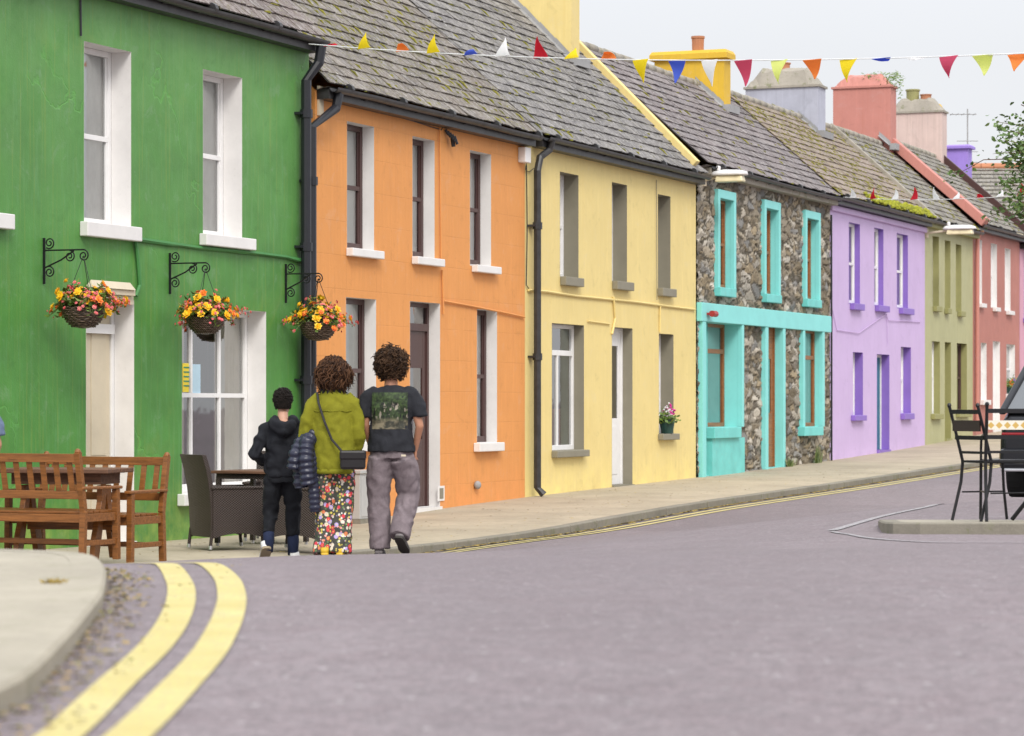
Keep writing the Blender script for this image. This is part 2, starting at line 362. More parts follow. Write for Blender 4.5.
M['stone'] = mat_stonewall()
M['leafy'] = mat_simple('leaf_green', (.075, .14, .03), .55, var=.45, sc=20)
def mat_leaf(name, cols, rough=.5):
    m = MT(name); g = m.n('ShaderNodeNewGeometry'); cr = m.n('ShaderNodeValToRGB'); m.l(g.outputs['Random Per Island'], cr.inputs[0])
    el = cr.color_ramp.elements; el[0].color = (*cols[0], 1); el[1].color = (*cols[-1], 1)
    for i, t in enumerate(cols[1:-1]):
        e = el.new((i+1)/(len(cols)-1)); e.color = (*t, 1)
    return m.out(cr.outputs[0], rough)
M['leaves'] = mat_leaf('foliage', [(.05, .10, .02), (.13, .22, .03), (.09, .14, .03), (.22, .26, .04)])
M['tleaves'] = mat_leaf('tree_foliage', [(.07, .13, .03), (.13, .21, .05), (.09, .16, .04), (.17, .24, .07)])
M['fl_yellow'] = mat_leaf('yellow_petals', [(.90, .50, .01), (.95, .62, .03), (.85, .38, .01)])
M['fl_orange'] = mat_leaf('orange_petals', [(.85, .18, .02), (.9, .30, .05), (.80, .12, .05)])
M['fl_pink'] = mat_leaf('pink_petals', [(.70, .08, .10), (.80, .25, .25), (.60, .02, .05), (.85, .40, .32)])
M['mossb'] = mat_leaf('bright_moss', [(.25, .27, .02), (.38, .38, .03), (.18, .2, .03)], .9)

M['moss'] = mat_leaf('moss_growth', [(.16, .15, .02), (.24, .22, .03), (.10, .10, .02)], .9)
# ------------------------------------------------------------------ the ground
ctrl = []
def cp(px, D, h): p = Q(px, D, h); ctrl.append((p.x, p.y, p.z))
for X in (-9, -5, -2, 0, 2, 5, 9):
    for Y in (-8, -2, 3, 8): ctrl.append((X, Y, .82))
for X in (-4.5, -3, -2, -1, 0): ctrl.append((X, 11.6, .815))
for X in (1, 2.5, 4, 7): ctrl.append((X, 11.8, .80))
for px in (60, 160): cp(px, 18, 1.06)
for px in (260, 395): cp(px, 18, 1.01)
for px, h in ((150, 1.36), (285, 1.285), (335, 1.275), (395, 1.27), (470, 1.25)): cp(px, 24.1, h)
for px, h in ((285, 1.165), (395, 1.15), (500, 1.12)): cp(px, 21, h)
cp(700, 21, 1.03); cp(830, 21, .96); cp(1000, 16, .78); cp(890, 21.2, .958); cp(1000, 21.3, .965); cp(1100, 21.3, .965)
cp(1000, 25, .93); cp(1005, 28, .935); cp(1200, 28, .93); cp(1200, 21, .95); cp(800, 27, 1.08)
for t in np.arange(-30, 75, 5.0):
    for w in (-.5, 2.9):
        p = W(t, w, 0); z = zf(t)-(.12 if w > 0 else .2)
        if p.y > 23: ctrl.append((p.x, p.y, z))
    if t > 2:
        p = W(t, 9.5, 0); ctrl.append((p.x, p.y, zf(t)-.08))
ctrl = np.array(ctrl)
def tps(r2): return np.where(r2 > 1e-9, .5*r2*np.log(r2+1e-12), 0)
n = len(ctrl); A = np.zeros((n+3, n+3))
A[:n, :n] = tps(((ctrl[:, None, :2]-ctrl[None, :, :2])**2).sum(-1)) + np.eye(n)*.4
A[:n, n] = 1; A[:n, n+1:] = ctrl[:, :2]; A[n, :n] = 1; A[n+1:, :n] = ctrl[:, :2].T
wts = np.linalg.solve(A, np.concatenate([ctrl[:, 2], [0, 0, 0]]))
def roadz(X, Y):
    X = np.atleast_1d(np.asarray(X, float)); Y = np.atleast_1d(np.asarray(Y, float))
    r2 = (X[:, None]-ctrl[None, :, 0])**2+(Y[:, None]-ctrl[None, :, 1])**2
    return tps(r2)@wts[:n]+wts[n]+wts[n+1]*X+wts[n+2]*Y
def rz(x, y): return float(roadz(x, y)[0])
def pavz(t, w): return zf(t) + .0
GRID = {}
def gz_(x, y):
    xs, ys, Z = GRID['xs'], GRID['ys'], GRID['Z']; i = min(max(int(np.searchsorted(xs, x))-1, 0), len(xs)-2); j = min(max(int(np.searchsorted(ys, y))-1, 0), len(ys)-2)
    fx = (x-xs[i])/(xs[i+1]-xs[i]); fy = (y-ys[j])/(ys[j+1]-ys[j]); a, b, c, d = Z[j, i], Z[j, i+1], Z[j+1, i], Z[j+1, i+1]
    q = a+(b-a)*fx+(c-a)*fy+(a-b-c+d)*fx*fy; t1 = a+(b-a)*fx+(d-b)*fy if fx > fy else a+(d-c)*fx+(c-a)*fy; t2 = a+(b-a)*fx+(c-a)*fy if fx+fy < 1 else d+(c-d)*(1-fx)+(b-d)*(1-fy)
    return float(max(q, t1, t2))
def build_road():
    xs = np.concatenate([np.arange(-14, 14, .4), np.arange(14, 48, 1.5)]); ys = np.concatenate([np.arange(-8, 6, 1), np.arange(6, 32, .35), np.arange(32, 120, 1.2)])
    XX, YY = np.meshgrid(xs, ys); Z = roadz(XX.ravel(), YY.ravel()).reshape(XX.shape)
    # keep the road well below the house side
    mb = MB(); nx = len(xs)
    GRID.update(xs=xs, ys=ys, Z=Z)
    # distance out from the facade line
    w = (XX-P0.x)*NN.x+(YY-P0.y)*NN.y; t = (XX-P0.x)*U.x+(YY-P0.y)*U.y
    Z = np.where((w < -.3) & (t > -12), Z-.6, Z)
    mb.v = [(float(a), float(b), float(c)) for a, b, c in zip(XX.ravel(), YY.ravel(), Z.ravel())]
    mb.f = [(j*nx+i, j*nx+i+1, (j+1)*nx+i+1, (j+1)*nx+i) for j in range(len(ys)-1) for i in range(nx-1)]; mb.m = [0]*len(mb.f)
    tag(mb.build('road', M['roadm'], smooth=True, fix=False), kind='structure')
build_road()
g = MB().quad((-600, -300, -1.2), (700, -300, -1.2), (700, 1500, -1.2), (-600, 1500, -1.2)).build('ground', M['roadm'], fix=False); tag(g, kind='structure')

def ribbon(name, pts, width, mat, lift, parent=None, seg=.3, zfun=None, thick=0):
    # a painted band of given width along a polyline, draped on the road
    P = [Vector((p[0], p[1], 0)) for p in pts]; out = []
    for a, b in zip(P[:-1], P[1:]):
        k = max(1, int((b-a).length/seg))
        out += [a.lerp(b, i/k) for i in range(k)]
    out.append(P[-1])
    for _ in range(3): out = [out[0]]+[(out[i-1]+out[i]*2+out[i+1])/4 for i in range(1, len(out)-1)]+[out[-1]]
    mb = MB(); vs = []
    for i, p in enumerate(out):
        d = (out[min(i+1, len(out)-1)]-out[max(i-1, 0)]).normalized(); s = Vector((d.y, -d.x, 0))
        for k in (-1, 0, 1):
            q = p+s*width/2*k; q.z = gz_(q.x, q.y)+lift; vs.append(q)
    nn = len(out)
    mb.add(vs, [(i*3+k, i*3+k+1, i*3+k+4, i*3+k+3) for i in range(nn-1) for k in (0, 1)])
    return mb.build(name, mat, parent, fix=False)
# near double yellow lines round the corner (centre lines read from the photo, on the near road plane)
def nearpt(px, py):                    # on the near road surface
    D = .68*FPX/(py-405)
    for _ in range(12):
        z = rz((px-512)/FPX*D, D); D = (1.5-z)*FPX/(py-405)
    return ((px-512)/FPX*D, D)
l1 = [nearpt(*p) for p in [(-20, 800), (70, 730), (116, 683), (150, 654), (171, 628), (181, 605), (182, 588), (172, 570), (164, 563.5)]]
l2 = [nearpt(*p) for p in [(50, 805), (140, 728), (183, 683), (210, 654), (227, 622), (233, 600), (229, 582), (215, 568), (203, 563)]]
def extend(l):
    a = Vector(l[-1]); d = Vector((-.75, .66)); out = list(l)
    for k in range(1, 9): d = (d+Vector((-.12, .0))).normalized(); a = a+d*.5; out.append((a.x, a.y))
    return out
for l in (l1, l2): tag(ribbon('yellow_line', extend(l), .10, M['yline'], .005, seg=.2), kind='structure')
KW = 2.8
def kerbw(t): return KW+.30*max(0, min(1, (t-14)/8))
for off in (.22, .42):
    tag(ribbon('yellow_line', [tuple(W(t, kerbw(t)+off, 0))[:2] for t in np.arange(-15, 70, 1.0)], .10, M['yline'], .006, seg=.5), kind='structure')
# white bay markings
wl = [(1.5+0, 0)]
def rp(px, py):
    a = (px-512)/FPX; c_ = (405-py)/FPX; Ds = np.arange(12, 40, .05)
    g_ = roadz(a*Ds, Ds)-(1.5+c_*Ds); k = np.argmax(g_ >= 0) if (g_ >= 0).any() else -1
    return (float(a*Ds[k]), float(Ds[k]))
tag(ribbon('white_line', [rp(832, 531), rp(845, 527), rp(880, 517), rp(930, 507), rp(990, 495), rp(1024, 489)], .09, M['wline'], .006), kind='structure')
tag(ribbon('white_line', [rp(832, 532), rp(860, 538), rp(900, 541), rp(960, 543), rp(1060, 545)], .045, M['wline'], .006), kind='structure')

# house-side pavement with its kerb
def build_pavement():
    ts = np.arange(-20, 90, .5); ws = [-.3, 0, .7, 1.4, 2.1, None]
    mb = MB(); vs = []
    for t in ts:
        for w in ws:
            ww = kerbw(t)-.13 if w is None else w
            z = zf(t) - (.02 if w is None else 0)+.0
            vs.append(W(t, ww, z))
    k = len(ws)
    mb.add(vs, [(i*k+j, i*k+j+1, (i+1)*k+j+1, (i+1)*k+j) for i in range(len(ts)-1) for j in range(k-1)])
    pv = tag(mb.build('pavement', M['paving'], smooth=True, fix=False), kind='structure')
    kb = MB(); t = -19.6
    while t < 80:
        t2 = t+.91; za, zb = zf(t)-.02, zf(t2)-.02; j = random.uniform(-.006, .006)
        a0, a1 = W(t+.008, kerbw(t)-.13, 0), W(t+.008, kerbw(t)+.0+j, 0); b0, b1 = W(t2-.008, kerbw(t2)-.13, 0), W(t2-.008, kerbw(t2)+j, 0)
        vs = []
        for p, z in ((a0, za), (a1, za), (b1, zb), (b0, zb)):
            vs.append((p.x, p.y, z-.4))
        for p, z in ((a0, za), (a1, za-.006), (b1, zb-.006), (b0, zb)): vs.append((p.x, p.y, z+.006+j*.4))
        kb.add(vs, [(0, 1, 2, 3), (7, 6, 5, 4), (0, 4, 5, 1), (1, 5, 6, 2), (2, 6, 7, 3), (3, 7, 4, 0)])
        t = t2
    kb.build('kerb', M['kerb'], pv, bevel=.012)
    # leaf litter and moss along the kerb
    lm = MB()
    for _ in range(3200):
        t = random.uniform(-15, 30); w = kerbw(t)+abs(random.gauss(0, .06)); p = W(t, w, 0); p.z = rz(p.x, p.y)+.012
        s = random.uniform(.012, .045); a = random.uniform(0, 6.3)
        lm.add([p+Vector((math.cos(a+q)*s, math.sin(a+q)*s*.6, random.uniform(0, .01))) for q in (0, 1.6, 3.1, 4.7)], [(0, 1, 2, 3)])
    for _ in range(520):
        t = random.uniform(-14, 14); w = random.uniform(.1, 2.6); p = W(t, w, zf(t)+.006); s = random.uniform(.008, .025); a = random.uniform(0, 6.3)
        lm.add([p+Vector((math.cos(a+q)*s, math.sin(a+q)*s*.6, random.uniform(0, .006))) for q in (0, 1.6, 3.1, 4.7)], [(0, 1, 2, 3)])
    o = lm.build('leaf_litter', M_lit, fix=False); tag(o, 'dry yellow and brown leaf litter along the foot of the kerbs', 'leaves', kind='stuff')
    return o
M_lit = mat_leaf('litter', [(.30, .20, .06), (.42, .30, .05), (.16, .13, .06), (.12, .09, .05), (.45, .33, .08)], .8)
build_pavement()

# near corner pavement at the left
def build_near():
    edge = [(-80, 720), (26, 676), (52, 650), (77, 624), (103, 592), (107, 570), (102, 558), (88, 551.5), (52, 549), (0, 548.6)]
    pts = []
    for px, py in edge:
        D = .615*FPX/(py-405); pts.append(Vector(((px-512)/FPX*D, D, 0)))
    out = []
    for a, b in zip(pts[:-1], pts[1:]):
        k = max(1, int((b-a).length/.12)); out += [a.lerp(b, i/k) for i in range(k)]
    out.append(pts[-1])
    for _ in range(6): out = [out[0]]+[(out[i-1]+out[i]*2+out[i+1])/4 for i in range(1, len(out)-1)]+[out[-1]]
    d = Vector((-1, -.02, 0)); out.append(out[-1]+d*5); out.insert(0, out[0]+Vector((-.3, -6, 0)))
    nrm = []
    for i in range(len(out)):
        q = (out[min(i+1, len(out)-1)]-out[max(i-1, 0)]).normalized(); nrm.append(Vector((-q.y, q.x, 0)))
    zt = 1.5-.615
    kb = MB(); prof = [(0.0, -.16), (0.0, -.012), (.012, 0), (.13, .0)]
    vs = []
    for p, m_ in zip(out, nrm):
        for o_, z in prof: q = p+m_*o_; vs.append((q.x, q.y, zt+z))
    k = 4; kb.add(vs, [(i*k+j, i*k+j+1, (i+1)*k+j+1, (i+1)*k+j) for i in range(len(out)-1) for j in range(3)])
    inner = [p+m_*.13 for p, m_ in zip(out, nrm)]
    mb = MB(); poly = [(q.x, q.y, zt-.001) for q in inner]+[(-12, inner[-1].y, zt), (-12, inner[0].y, zt)]
    mb.add(poly, [tuple(range(len(poly)))])
    pv = tag(mb.build('pavement', M['nearpav'], fix=False), kind='structure')
    bm = bmesh.new(); bm.from_mesh(pv.data); bmesh.ops.triangulate(bm, faces=bm.faces); bm.to_mesh(pv.data); bm.free()
    kb.build('kerb', M['nearpav'], pv, fix=False)
    lm = MB()
    for _ in range(900):
        i = random.randrange(3, len(out)-3); p = out[i]-nrm[i]*abs(random.gauss(.03, .07)); z = rz(p.x, p.y)+.008; s = random.uniform(.004, .016); a = random.uniform(0, 6.3)
        lm.add([Vector((p.x, p.y, z))+Vector((math.cos(a+q)*s, math.sin(a+q)*s*.6, random.uniform(0, .008))) for q in (0, 1.6, 3.1, 4.7)], [(0, 1, 2, 3)])
    for _ in range(130):
        x, y = random.uniform(-2.2, -1.1), random.uniform(6.5, 12.5); s = random.uniform(.005, .012); a = random.uniform(0, 6.3)
        lm.add([Vector((x, y, rz(x, y)+.006))+Vector((math.cos(a+q)*s, math.sin(a+q)*s*.6, random.uniform(0, .005))) for q in (0, 1.6, 3.1, 4.7)], [(0, 1, 2, 3)])
    o = lm.build('moss_litter', mat_leaf('kerb_moss', [(.16, .17, .03), (.35, .24, .07), (.26, .2, .09), (.1, .12, .03)], .8), fix=False)
    tag(o, 'moss and small yellow leaves along the near curved kerb', 'moss', kind='stuff')
    tf = MB(); c = Q(52, .60*FPX/(578-405), .615)
    for _ in range(60):
        x, y = random.gauss(0, .018), random.gauss(0, .03); tf.tube([(c.x+x, c.y+y, zt), (c.x+x*1.3, c.y+y*1.2, zt+random.uniform(.004, .014))], [.004, .001], 4)
    tag(tf.build('weed_tuft', M_lit), 'small dry weed tuft growing in the near concrete pavement', 'weed')
build_near()

# kerbed island at the right, its top falling away behind the front kerb
def build_island():
    zt = 1.5-.868
    out = [Q(887, 21.35, 0), Q(893, 21.15, 0), Q(920, 21.0, 0), Q(1000, 21.0, 0), Q(1200, 21.1, 0), Q(1400, 21.3, 0)]
    P = [Vector((p.x, p.y, 0)) for p in out]; P.insert(0, P[0]+Vector((.03, .5, 0))); P.insert(0, P[0]+Vector((.2, 1.8, 0)))
    mb = MB(); prof = [(0, -.22), (0, -.012), (.012, 0), (.14, 0)]
    vs = []
    for i, p in enumerate(P):
        q = (P[min(i+1, len(P)-1)]-P[max(i-1, 0)]).normalized(); m_ = Vector((-q.y, q.x, 0))
        for o_, z in prof: r = p+m_*o_; vs.append((r.x, r.y, zt+z-.032*(r.y-21)))
    k = 4; mb.add(vs, [(i*k+j, i*k+j+1, (i+1)*k+j+1, (i+1)*k+j) for i in range(len(P)-1) for j in range(3)])
    inn = [vs[i*4+3] for i in range(len(P))]
    pm = MB(); poly = [(a[0], a[1], a[2]-.001) for a in inn]+[(inn[-1][0], inn[0][1], zt-.032*(inn[0][1]-21))]
    pm.add(poly, [tuple(range(len(poly)))])
    pv = tag(pm.build('traffic_island', M['nearpav'], fix=False), kind='structure')
    bm = bmesh.new(); bm.from_mesh(pv.data); bmesh.ops.triangulate(bm, faces=bm.faces); bm.to_mesh(pv.data); bm.free()
    mb.build('kerb', M['kerb'], pv, fix=False)
build_island()
def isl(y): return 1.5-.866-.032*(y-21)

# ------------------------------------------------------------------ houses
def make_house(name, pxa, pxb, eave, wallmat, slatemat, label, moss=.1, mossrow=.04, ridge=7.75, br=2.2, over=.18, depth=4.4, wall=True, rise=None, gap=(0, 0)):
    ta, tb = tt(pxa)+gap[0], tt(pxb)-gap[1]
    root = empty(name, W(ta, 0, 0), ANG, label, 'house', 'terraced houses along the street')
    h = dict(root=root, ta=ta, tb=tb, w=tb-ta, eave=eave, holes=[], mat=wallmat, ridge=ridge, br=br, over=over, depth=depth, name=name)
    h['slope'] = (ridge-(eave+.02))/(br+over)
    # roof: deck plus individual slates on the street slope
    w = h['w']; k = h['slope']; L_ = math.hypot(br+over, ridge-eave)
    dy, dz = (br+over)/L_, (ridge-eave)/L_     # unit vector up the slope
    nrmv = Vector((0, -dz, dy))
    def sp(x, s, o=0): return Vector((x, -over+dy*s, eave+.02+dz*s))+nrmv*o
    mb = MB()
    mb.quad(sp(0, 0), sp(w, 0), sp(w, L_), sp(0, L_))
    mb.quad((0, br, ridge+.02), (w, br, ridge+.02), (w, depth+.1, eave), (0, depth+.1, eave))
    mb.quad((0, -over, eave-.02), (w, -over, eave-.02), (w, 0, eave-.06), (0, 0, eave-.06))
    gg = .225; row = 0; s = -.03
    while s < L_-.02:
        x = -random.uniform(0, .12)-(.12 if row % 2 else 0)
        while x < w:
            ww = .245+random.uniform(-.025, .025); xa, xb = max(0, x+.004), min(w, x+ww-.004)
            if xb-xa > .02:
                l0 = .034+random.uniform(-.004, .010); l1 = .010; sl = random.uniform(-.012, .012); e = min(L_, s+gg+.08); cut = random.uniform(-.012, .012)
                a, b = sp(xa, s+cut, l0+sl*.5), sp(xb, s-cut, l0-sl*.5); c, d = sp(xb, e, l1), sp(xa, e, l1)
                th = nrmv*.016
                mb.add([a, b, c, d, a-th, b-th], [(0, 1, 2, 3), (4, 5, 1, 0), (4, 0, 3), (5, 2, 1)])
                patch = .5+.5*math.sin(xa*1.3+s*2.1+ta)*math.sin(xa*.47-s*1.7+2*ta)
                if random.random() < moss*2*patch:      # a strip of moss in the side joint
                    l_ = random.uniform(.05, .2); o_ = random.uniform(0, .08); mb.tube([sp(xa, s+o_, .03), sp(xa, s+o_+l_*.5, .038), sp(xa+random.uniform(-.01, .01), s+o_+l_, .022)], [.008, random.uniform(.010, .018), .005], 5, mi=1)
                if random.random() < mossrow*2*patch:   # and along the tail
                    l_ = random.uniform(.08, .24); mb.tube([sp(xa, s-.004, .02), sp(xa+l_*.5, s-.012, .03), sp(xa+l_, s-.004, .02)], [.006, random.uniform(.010, .02), .005], 5, mi=1)
            x += ww
        s += gg; row += 1
    rf = mb.build('roof', [slatemat, M['moss']], root, fix=False); h['roof'] = rf; h['sp'] = sp; h['L'] = L_
    # ridge tiles
    rt = MB(); x = 0
    while x < w:
        x2 = min(w, x+.45); z = ridge+.0+random.uniform(-.006, .012)
        rt.tube([(x+.006, br, z), (x2-.006, br, z)], .11, 10, ry=.09); x = x2
    rt.build('ridge_tiles', M['capc'], rf, smooth=True)
    return h
def finish_walls(h, pad=None, stone=False):
    w, eave = h['w'], h['eave']; z0 = -.5; z1 = eave-.06
    xs = sorted({0, w, *[q for a in h['holes'] for q in (a[0], a[1])]}); zs = sorted({z0, z1, *[q for a in h['holes'] for q in (a[2], a[3])]})
    mb = MB()
    if not stone:
        for i in range(len(xs)-1):
            for j in range(len(zs)-1):
                xm, zm = (xs[i]+xs[i+1])/2, (zs[j]+zs[j+1])/2
                if any(a[0] < xm < a[1] and a[2] < zm < a[3] for a in h['holes']): continue
                mb.quad((xs[i], 0, zs[j]), (xs[i+1], 0, zs[j]), (xs[i+1], 0, zs[j+1]), (xs[i], 0, zs[j+1]))
        wl_ = mb.build('wall', h['mat'], h['root'], fix=False)
        bm = bmesh.new(); bm.from_mesh(wl_.data); bmesh.ops.remove_doubles(bm, verts=bm.verts, dist=1e-4); bm.to_mesh(wl_.data); bm.free()
    # gables and back
    d = h['depth']; r = h['ridge']; br = h['br']
    g = MB()
    for x in (.002, w-.002):
        g.add([(x, .001, z0), (x, d, z0), (x, d, eave-.02), (x, br, r-.05), (x, .001, z1)], [(0, 1, 2, 3, 4)])
    g.quad((0, d, z0), (w, d, z0), (w, d, eave), (0, d, eave))
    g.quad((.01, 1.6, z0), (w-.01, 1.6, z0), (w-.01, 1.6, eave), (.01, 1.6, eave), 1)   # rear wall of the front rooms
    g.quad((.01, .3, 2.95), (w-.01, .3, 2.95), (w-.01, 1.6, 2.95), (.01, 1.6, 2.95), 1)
    g.build('gable_wall', [h['mat'], M['dark']], h['root'], fix=False)
def lx(h, px): return tt(px)-h['ta']
def opening(h, pxl, pxr, yt, yb, depth, mr=None, zt=None, zb=None):
    x0, x1 = lx(h, pxl), lx(h, pxr); zt = fac(pxl, yt)[1] if zt is None else zt; zb = fac(pxl, yb)[1] if zb is None else zb
    h['holes'].append((x0, x1, zb, zt)); return x0, x1, zb, zt
def reveal_mb(x0, x1, zb, zt, depth, t=.0):
    mb = MB(); e = .002
    mb.quad((x0, -e, zb), (x0, depth, zb), (x0, depth, zt), (x0, -e, zt)); mb.quad((x1, -e, zb), (x1, -e, zt), (x1, depth, zt), (x1, depth, zb))
    mb.quad((x0, -e, zt), (x0, depth, zt), (x1, depth, zt), (x1, -e, zt)); mb.quad((x0, -e, zb), (x1, -e, zb), (x1, depth, zb), (x0, depth, zb))
    return mb
def window(h, pxl, pxr, yt, yb, depth=.16, fm='whitew', rm='white', sm='white', sill=True, sillh=.12, over=.1, proj=.1, sash=True, cols=1, curtain='curtain', fw=.06, rail=None, toplights=None, label=None, sl=None, sr=None, gapx=.25, zt=None, zb=None):
    x0, x1, zb, zt = opening(h, pxl, pxr, yt, yb, depth, zt=zt, zb=zb)
    root = h['root']; y = depth
    f = MB()
    f.box(x0, x0+fw, y, y+.06, zb, zt); f.box(x1-fw, x1, y, y+.06, zb, zt)
    f.box(x0+fw, x1-fw, y+.001, y+.06, zt-fw, zt); f.box(x0+fw, x1-fw, y+.001, y+.06, zb, zb+fw*1.3)
    zr = rail if rail else (zb+zt)/2
    if sash:
        f.box(x0+fw, x1-fw, y+.005, y+.055, zr-.028, zr+.028)
        f.box(x0+fw, x0+fw+.03, y+.02, y+.05, zr+.028, zt-fw); f.box(x1-fw-.03, x1-fw, y+.02, y+.05, zr+.028, zt-fw)
        f.box(x0+fw, x0+fw+.03, y+.008, y+.045, zb+fw*1.3, zr-.028); f.box(x1-fw-.03, x1-fw, y+.008, y+.045, zb+fw*1.3, zr-.028)
    for c in range(1, cols):
        xc = x0+(x1-x0)*c/cols; f.box(xc-.02, xc+.02, y+.004, y+.05, zb+fw, (toplights or zt)-fw*.5)
    if toplights: f.box(x0+fw, x1-fw, y+.003, y+.058, toplights-.04, toplights+.04)
    fo = f.build('window', M[fm], root, bevel=.004)
    if label: fo['label'] = label
    MB().quad((x0+fw, y+.032, zb+fw), (x1-fw, y+.032, zb+fw), (x1-fw, y+.032, zt-fw), (x0+fw, y+.032, zt-fw)).build('pane', M['glass'], fo, fix=False)
    reveal_mb(x0, x1, zb, zt, depth).build('reveal', M[rm], fo, fix=False)
    if sill:
        xa = x0-over if sl is None else sl; xb = x1+over if sr is None else sr-proj*FPX/(1650-pxr)
        s = MB().box(xa, xb, -proj, depth*.0-.0015, zb-sillh, zb+.002); s.box(x0+.003, x1-.003, -.002, depth-.002, zb-.02, zb+.006)
        s.build('sill', M[sm], fo, bevel=.01)
    if curtain:
        c = MB(); n_ = 24
        for (a, b) in ((x0+.02, x0+(x1-x0)*(.5-gapx/2)), (x0+(x1-x0)*(.5+gapx/2), x1-.02)) if gapx else ((x0+.02, x1-.02),):
            vs = [];
            for i in range(n_+1):
                xx = a+(b-a)*i/n_; yy = y+.085+.012*math.sin(i*1.9)+random.uniform(-.004, .004)
                vs += [(xx, yy, zb+.02), (xx, yy, zt-.02)]
            c.add(vs, [(2*i, 2*i+2, 2*i+3, 2*i+1) for i in range(n_)])
        c.build('curtain', M[curtain], fo, smooth=True, fix=False)
    return fo, (x0, x1, zb, zt)
def door(h, pxl, pxr, yt, depth=.16, fm='whitew', dm='whitew', rm='white', trans=None, glass=None, panel=True, label=None, zb=None, step=.05):
    x0, x1 = lx(h, pxl), lx(h, pxr); zt = fac(pxl, yt)[1]; zb = zf((x0+x1)/2+h['ta'])+step if zb is None else zb
    h['holes'].append((x0, x1, zb-.6, zt)); y = depth; root = h['root']
    f = MB(); fw = .06
    f.box(x0, x0+fw, y, y+.08, zb, zt); f.box(x1-fw, x1, y, y+.08, zb, zt); f.box(x0+fw, x1-fw, y+.001, y+.08, zt-fw, zt)
    top = zt-fw
    if trans:
        f.box(x0+fw, x1-fw, y-.01, y+.08, trans-.05, trans+.05)
    fo = f.build('door_frame', M[fm], root, bevel=.004)
    if trans:
        MB().quad((x0+fw, y+.03, trans+.05), (x1-fw, y+.03, trans+.05), (x1-fw, y+.03, top), (x0+fw, y+.03, top)).build('pane', M['glass'], fo, fix=False)
        top = trans-.05
    d = MB(); xa, xb = x0+fw+.004, x1-fw-.004
    if glass:
        g0, g1 = zb+glass[0], zb+glass[1]
        d.box(xa, xa+.11, y+.02, y+.06, zb, top); d.box(xb-.11, xb, y+.02, y+.06, zb, top)
        d.box(xa+.11, xb-.11, y+.021, y+.06, zb, g0); d.box(xa+.11, xb-.11, y+.021, y+.06, g1, top)
        if panel: d.box(xa+.16, xb-.16, y+.012, y+.022, zb+.16, g0-.12)
    else:
        d.box(xa, xb, y+.02, y+.06, zb, top)
        if panel:
            for (a, b) in ((zb+.18, zb+.75), (zb+.92, top-.15)):
                for (c0, c1) in ((xa+.09, (xa+xb)/2-.04), ((xa+xb)/2+.04, xb-.09)): d.box(c0, c1, y+.010, y+.021, a, b)
    do = d.build('door', M[dm], root, bevel=.004)
    if label: do['label'] = label
    if glass: MB().quad((xa+.11, y+.035, g0), (xb-.11, y+.035, g0), (xb-.11, y+.035, g1), (xa+.11, y+.035, g1)).build('pane', M['glass'], do, fix=False)
    hd = MB().tube([(xa+.06, y+.02, zb+1.05), (xa+.06, y-.03, zb+1.05), (xa+.16, y-.035, zb+1.05)], .011, 6); hd.box(xa+.035, xa+.085, y+.008, y+.02, zb+.98, zb+1.16)
    hd.build('handle', M['chrome'] if dm in ('whitew',) else M['iron'], do)
    rv = reveal_mb(x0, x1, zb, zt, depth); rv.box(x0+.002, x1-.002, -.04, depth, zb-.5, zb-.002)
    rv.build('reveal', M[rm], fo, fix=False)
    return fo, do, (x0, x1, zb, zt)
def gutter(h, x0=None, x1=None, r=.062, mat='gutter', fascia='gutter'):
    x0 = 0 if x0 is None else x0; x1 = h['w'] if x1 is None else x1; y = -h['over']-.05; z = h['eave']-.03
    n_ = 8; prof = [(r*math.cos(math.pi+math.pi*i/n_), r*math.sin(math.pi+math.pi*i/n_)) for i in range(n_+1)]
    prof += [(r*.85*math.cos(2*math.pi-math.pi*i/n_), r*.85*math.sin(2*math.pi-math.pi*i/n_)) for i in range(n_+1)]
    mb = MB(); k = len(prof)
    nseg = max(2, int((x1-x0)/1.0)); vs = []
    for i in range(nseg+1):
        x = x0+(x1-x0)*i/nseg; sg = random.uniform(-.008, .008)
        vs += [(x, y+p[0], z+p[1]+sg) for p in prof]
    mb.add(vs, [(i*k+j, i*k+(j+1) % k, (i+1)*k+(j+1) % k, (i+1)*k+j) for i in range(nseg) for j in range(k)])
    x = x0+.4
    while x < x1:
        mb.tube([(x, y, z+.01), (x+.07, y, z+.01)], r*1.12, 10, mi=0); x += 1.6
    x = x0+.2
    while x < x1: mb.bar((x, 0, z-.09), (x, y, z-.055), .025, .012); x += .8
    go = mb.build('gutter', M[mat], h['root'], smooth=False)
    MB().box(x0, x1, -h['over']+.01, -.003, h['eave']-.17, h['eave']-.05).build('fascia', M[fascia], h['root'])
    return go
def pipe(name, h, pts, r, mat, label=None, parent=True, coll=(), n=10):
    mb = MB().tube(pts, r, n)
    for z in coll:
        # nearest vertical segment: collar ring
        for a, b in zip(pts[:-1], pts[1:]):
            if min(a[2], b[2]) <= z <= max(a[2], b[2]) and abs(a[0]-b[0]) < .05:
                mb.tube([(a[0], a[1], z-.05), (a[0], a[1], z+.05)], r*1.28, n); mb.box(a[0]-r*2, a[0]+r*2, a[1]+.0, -.001, z-.015, z+.015)
    o = mb.build(name, M[mat], h['root'], smooth=False)
    return o
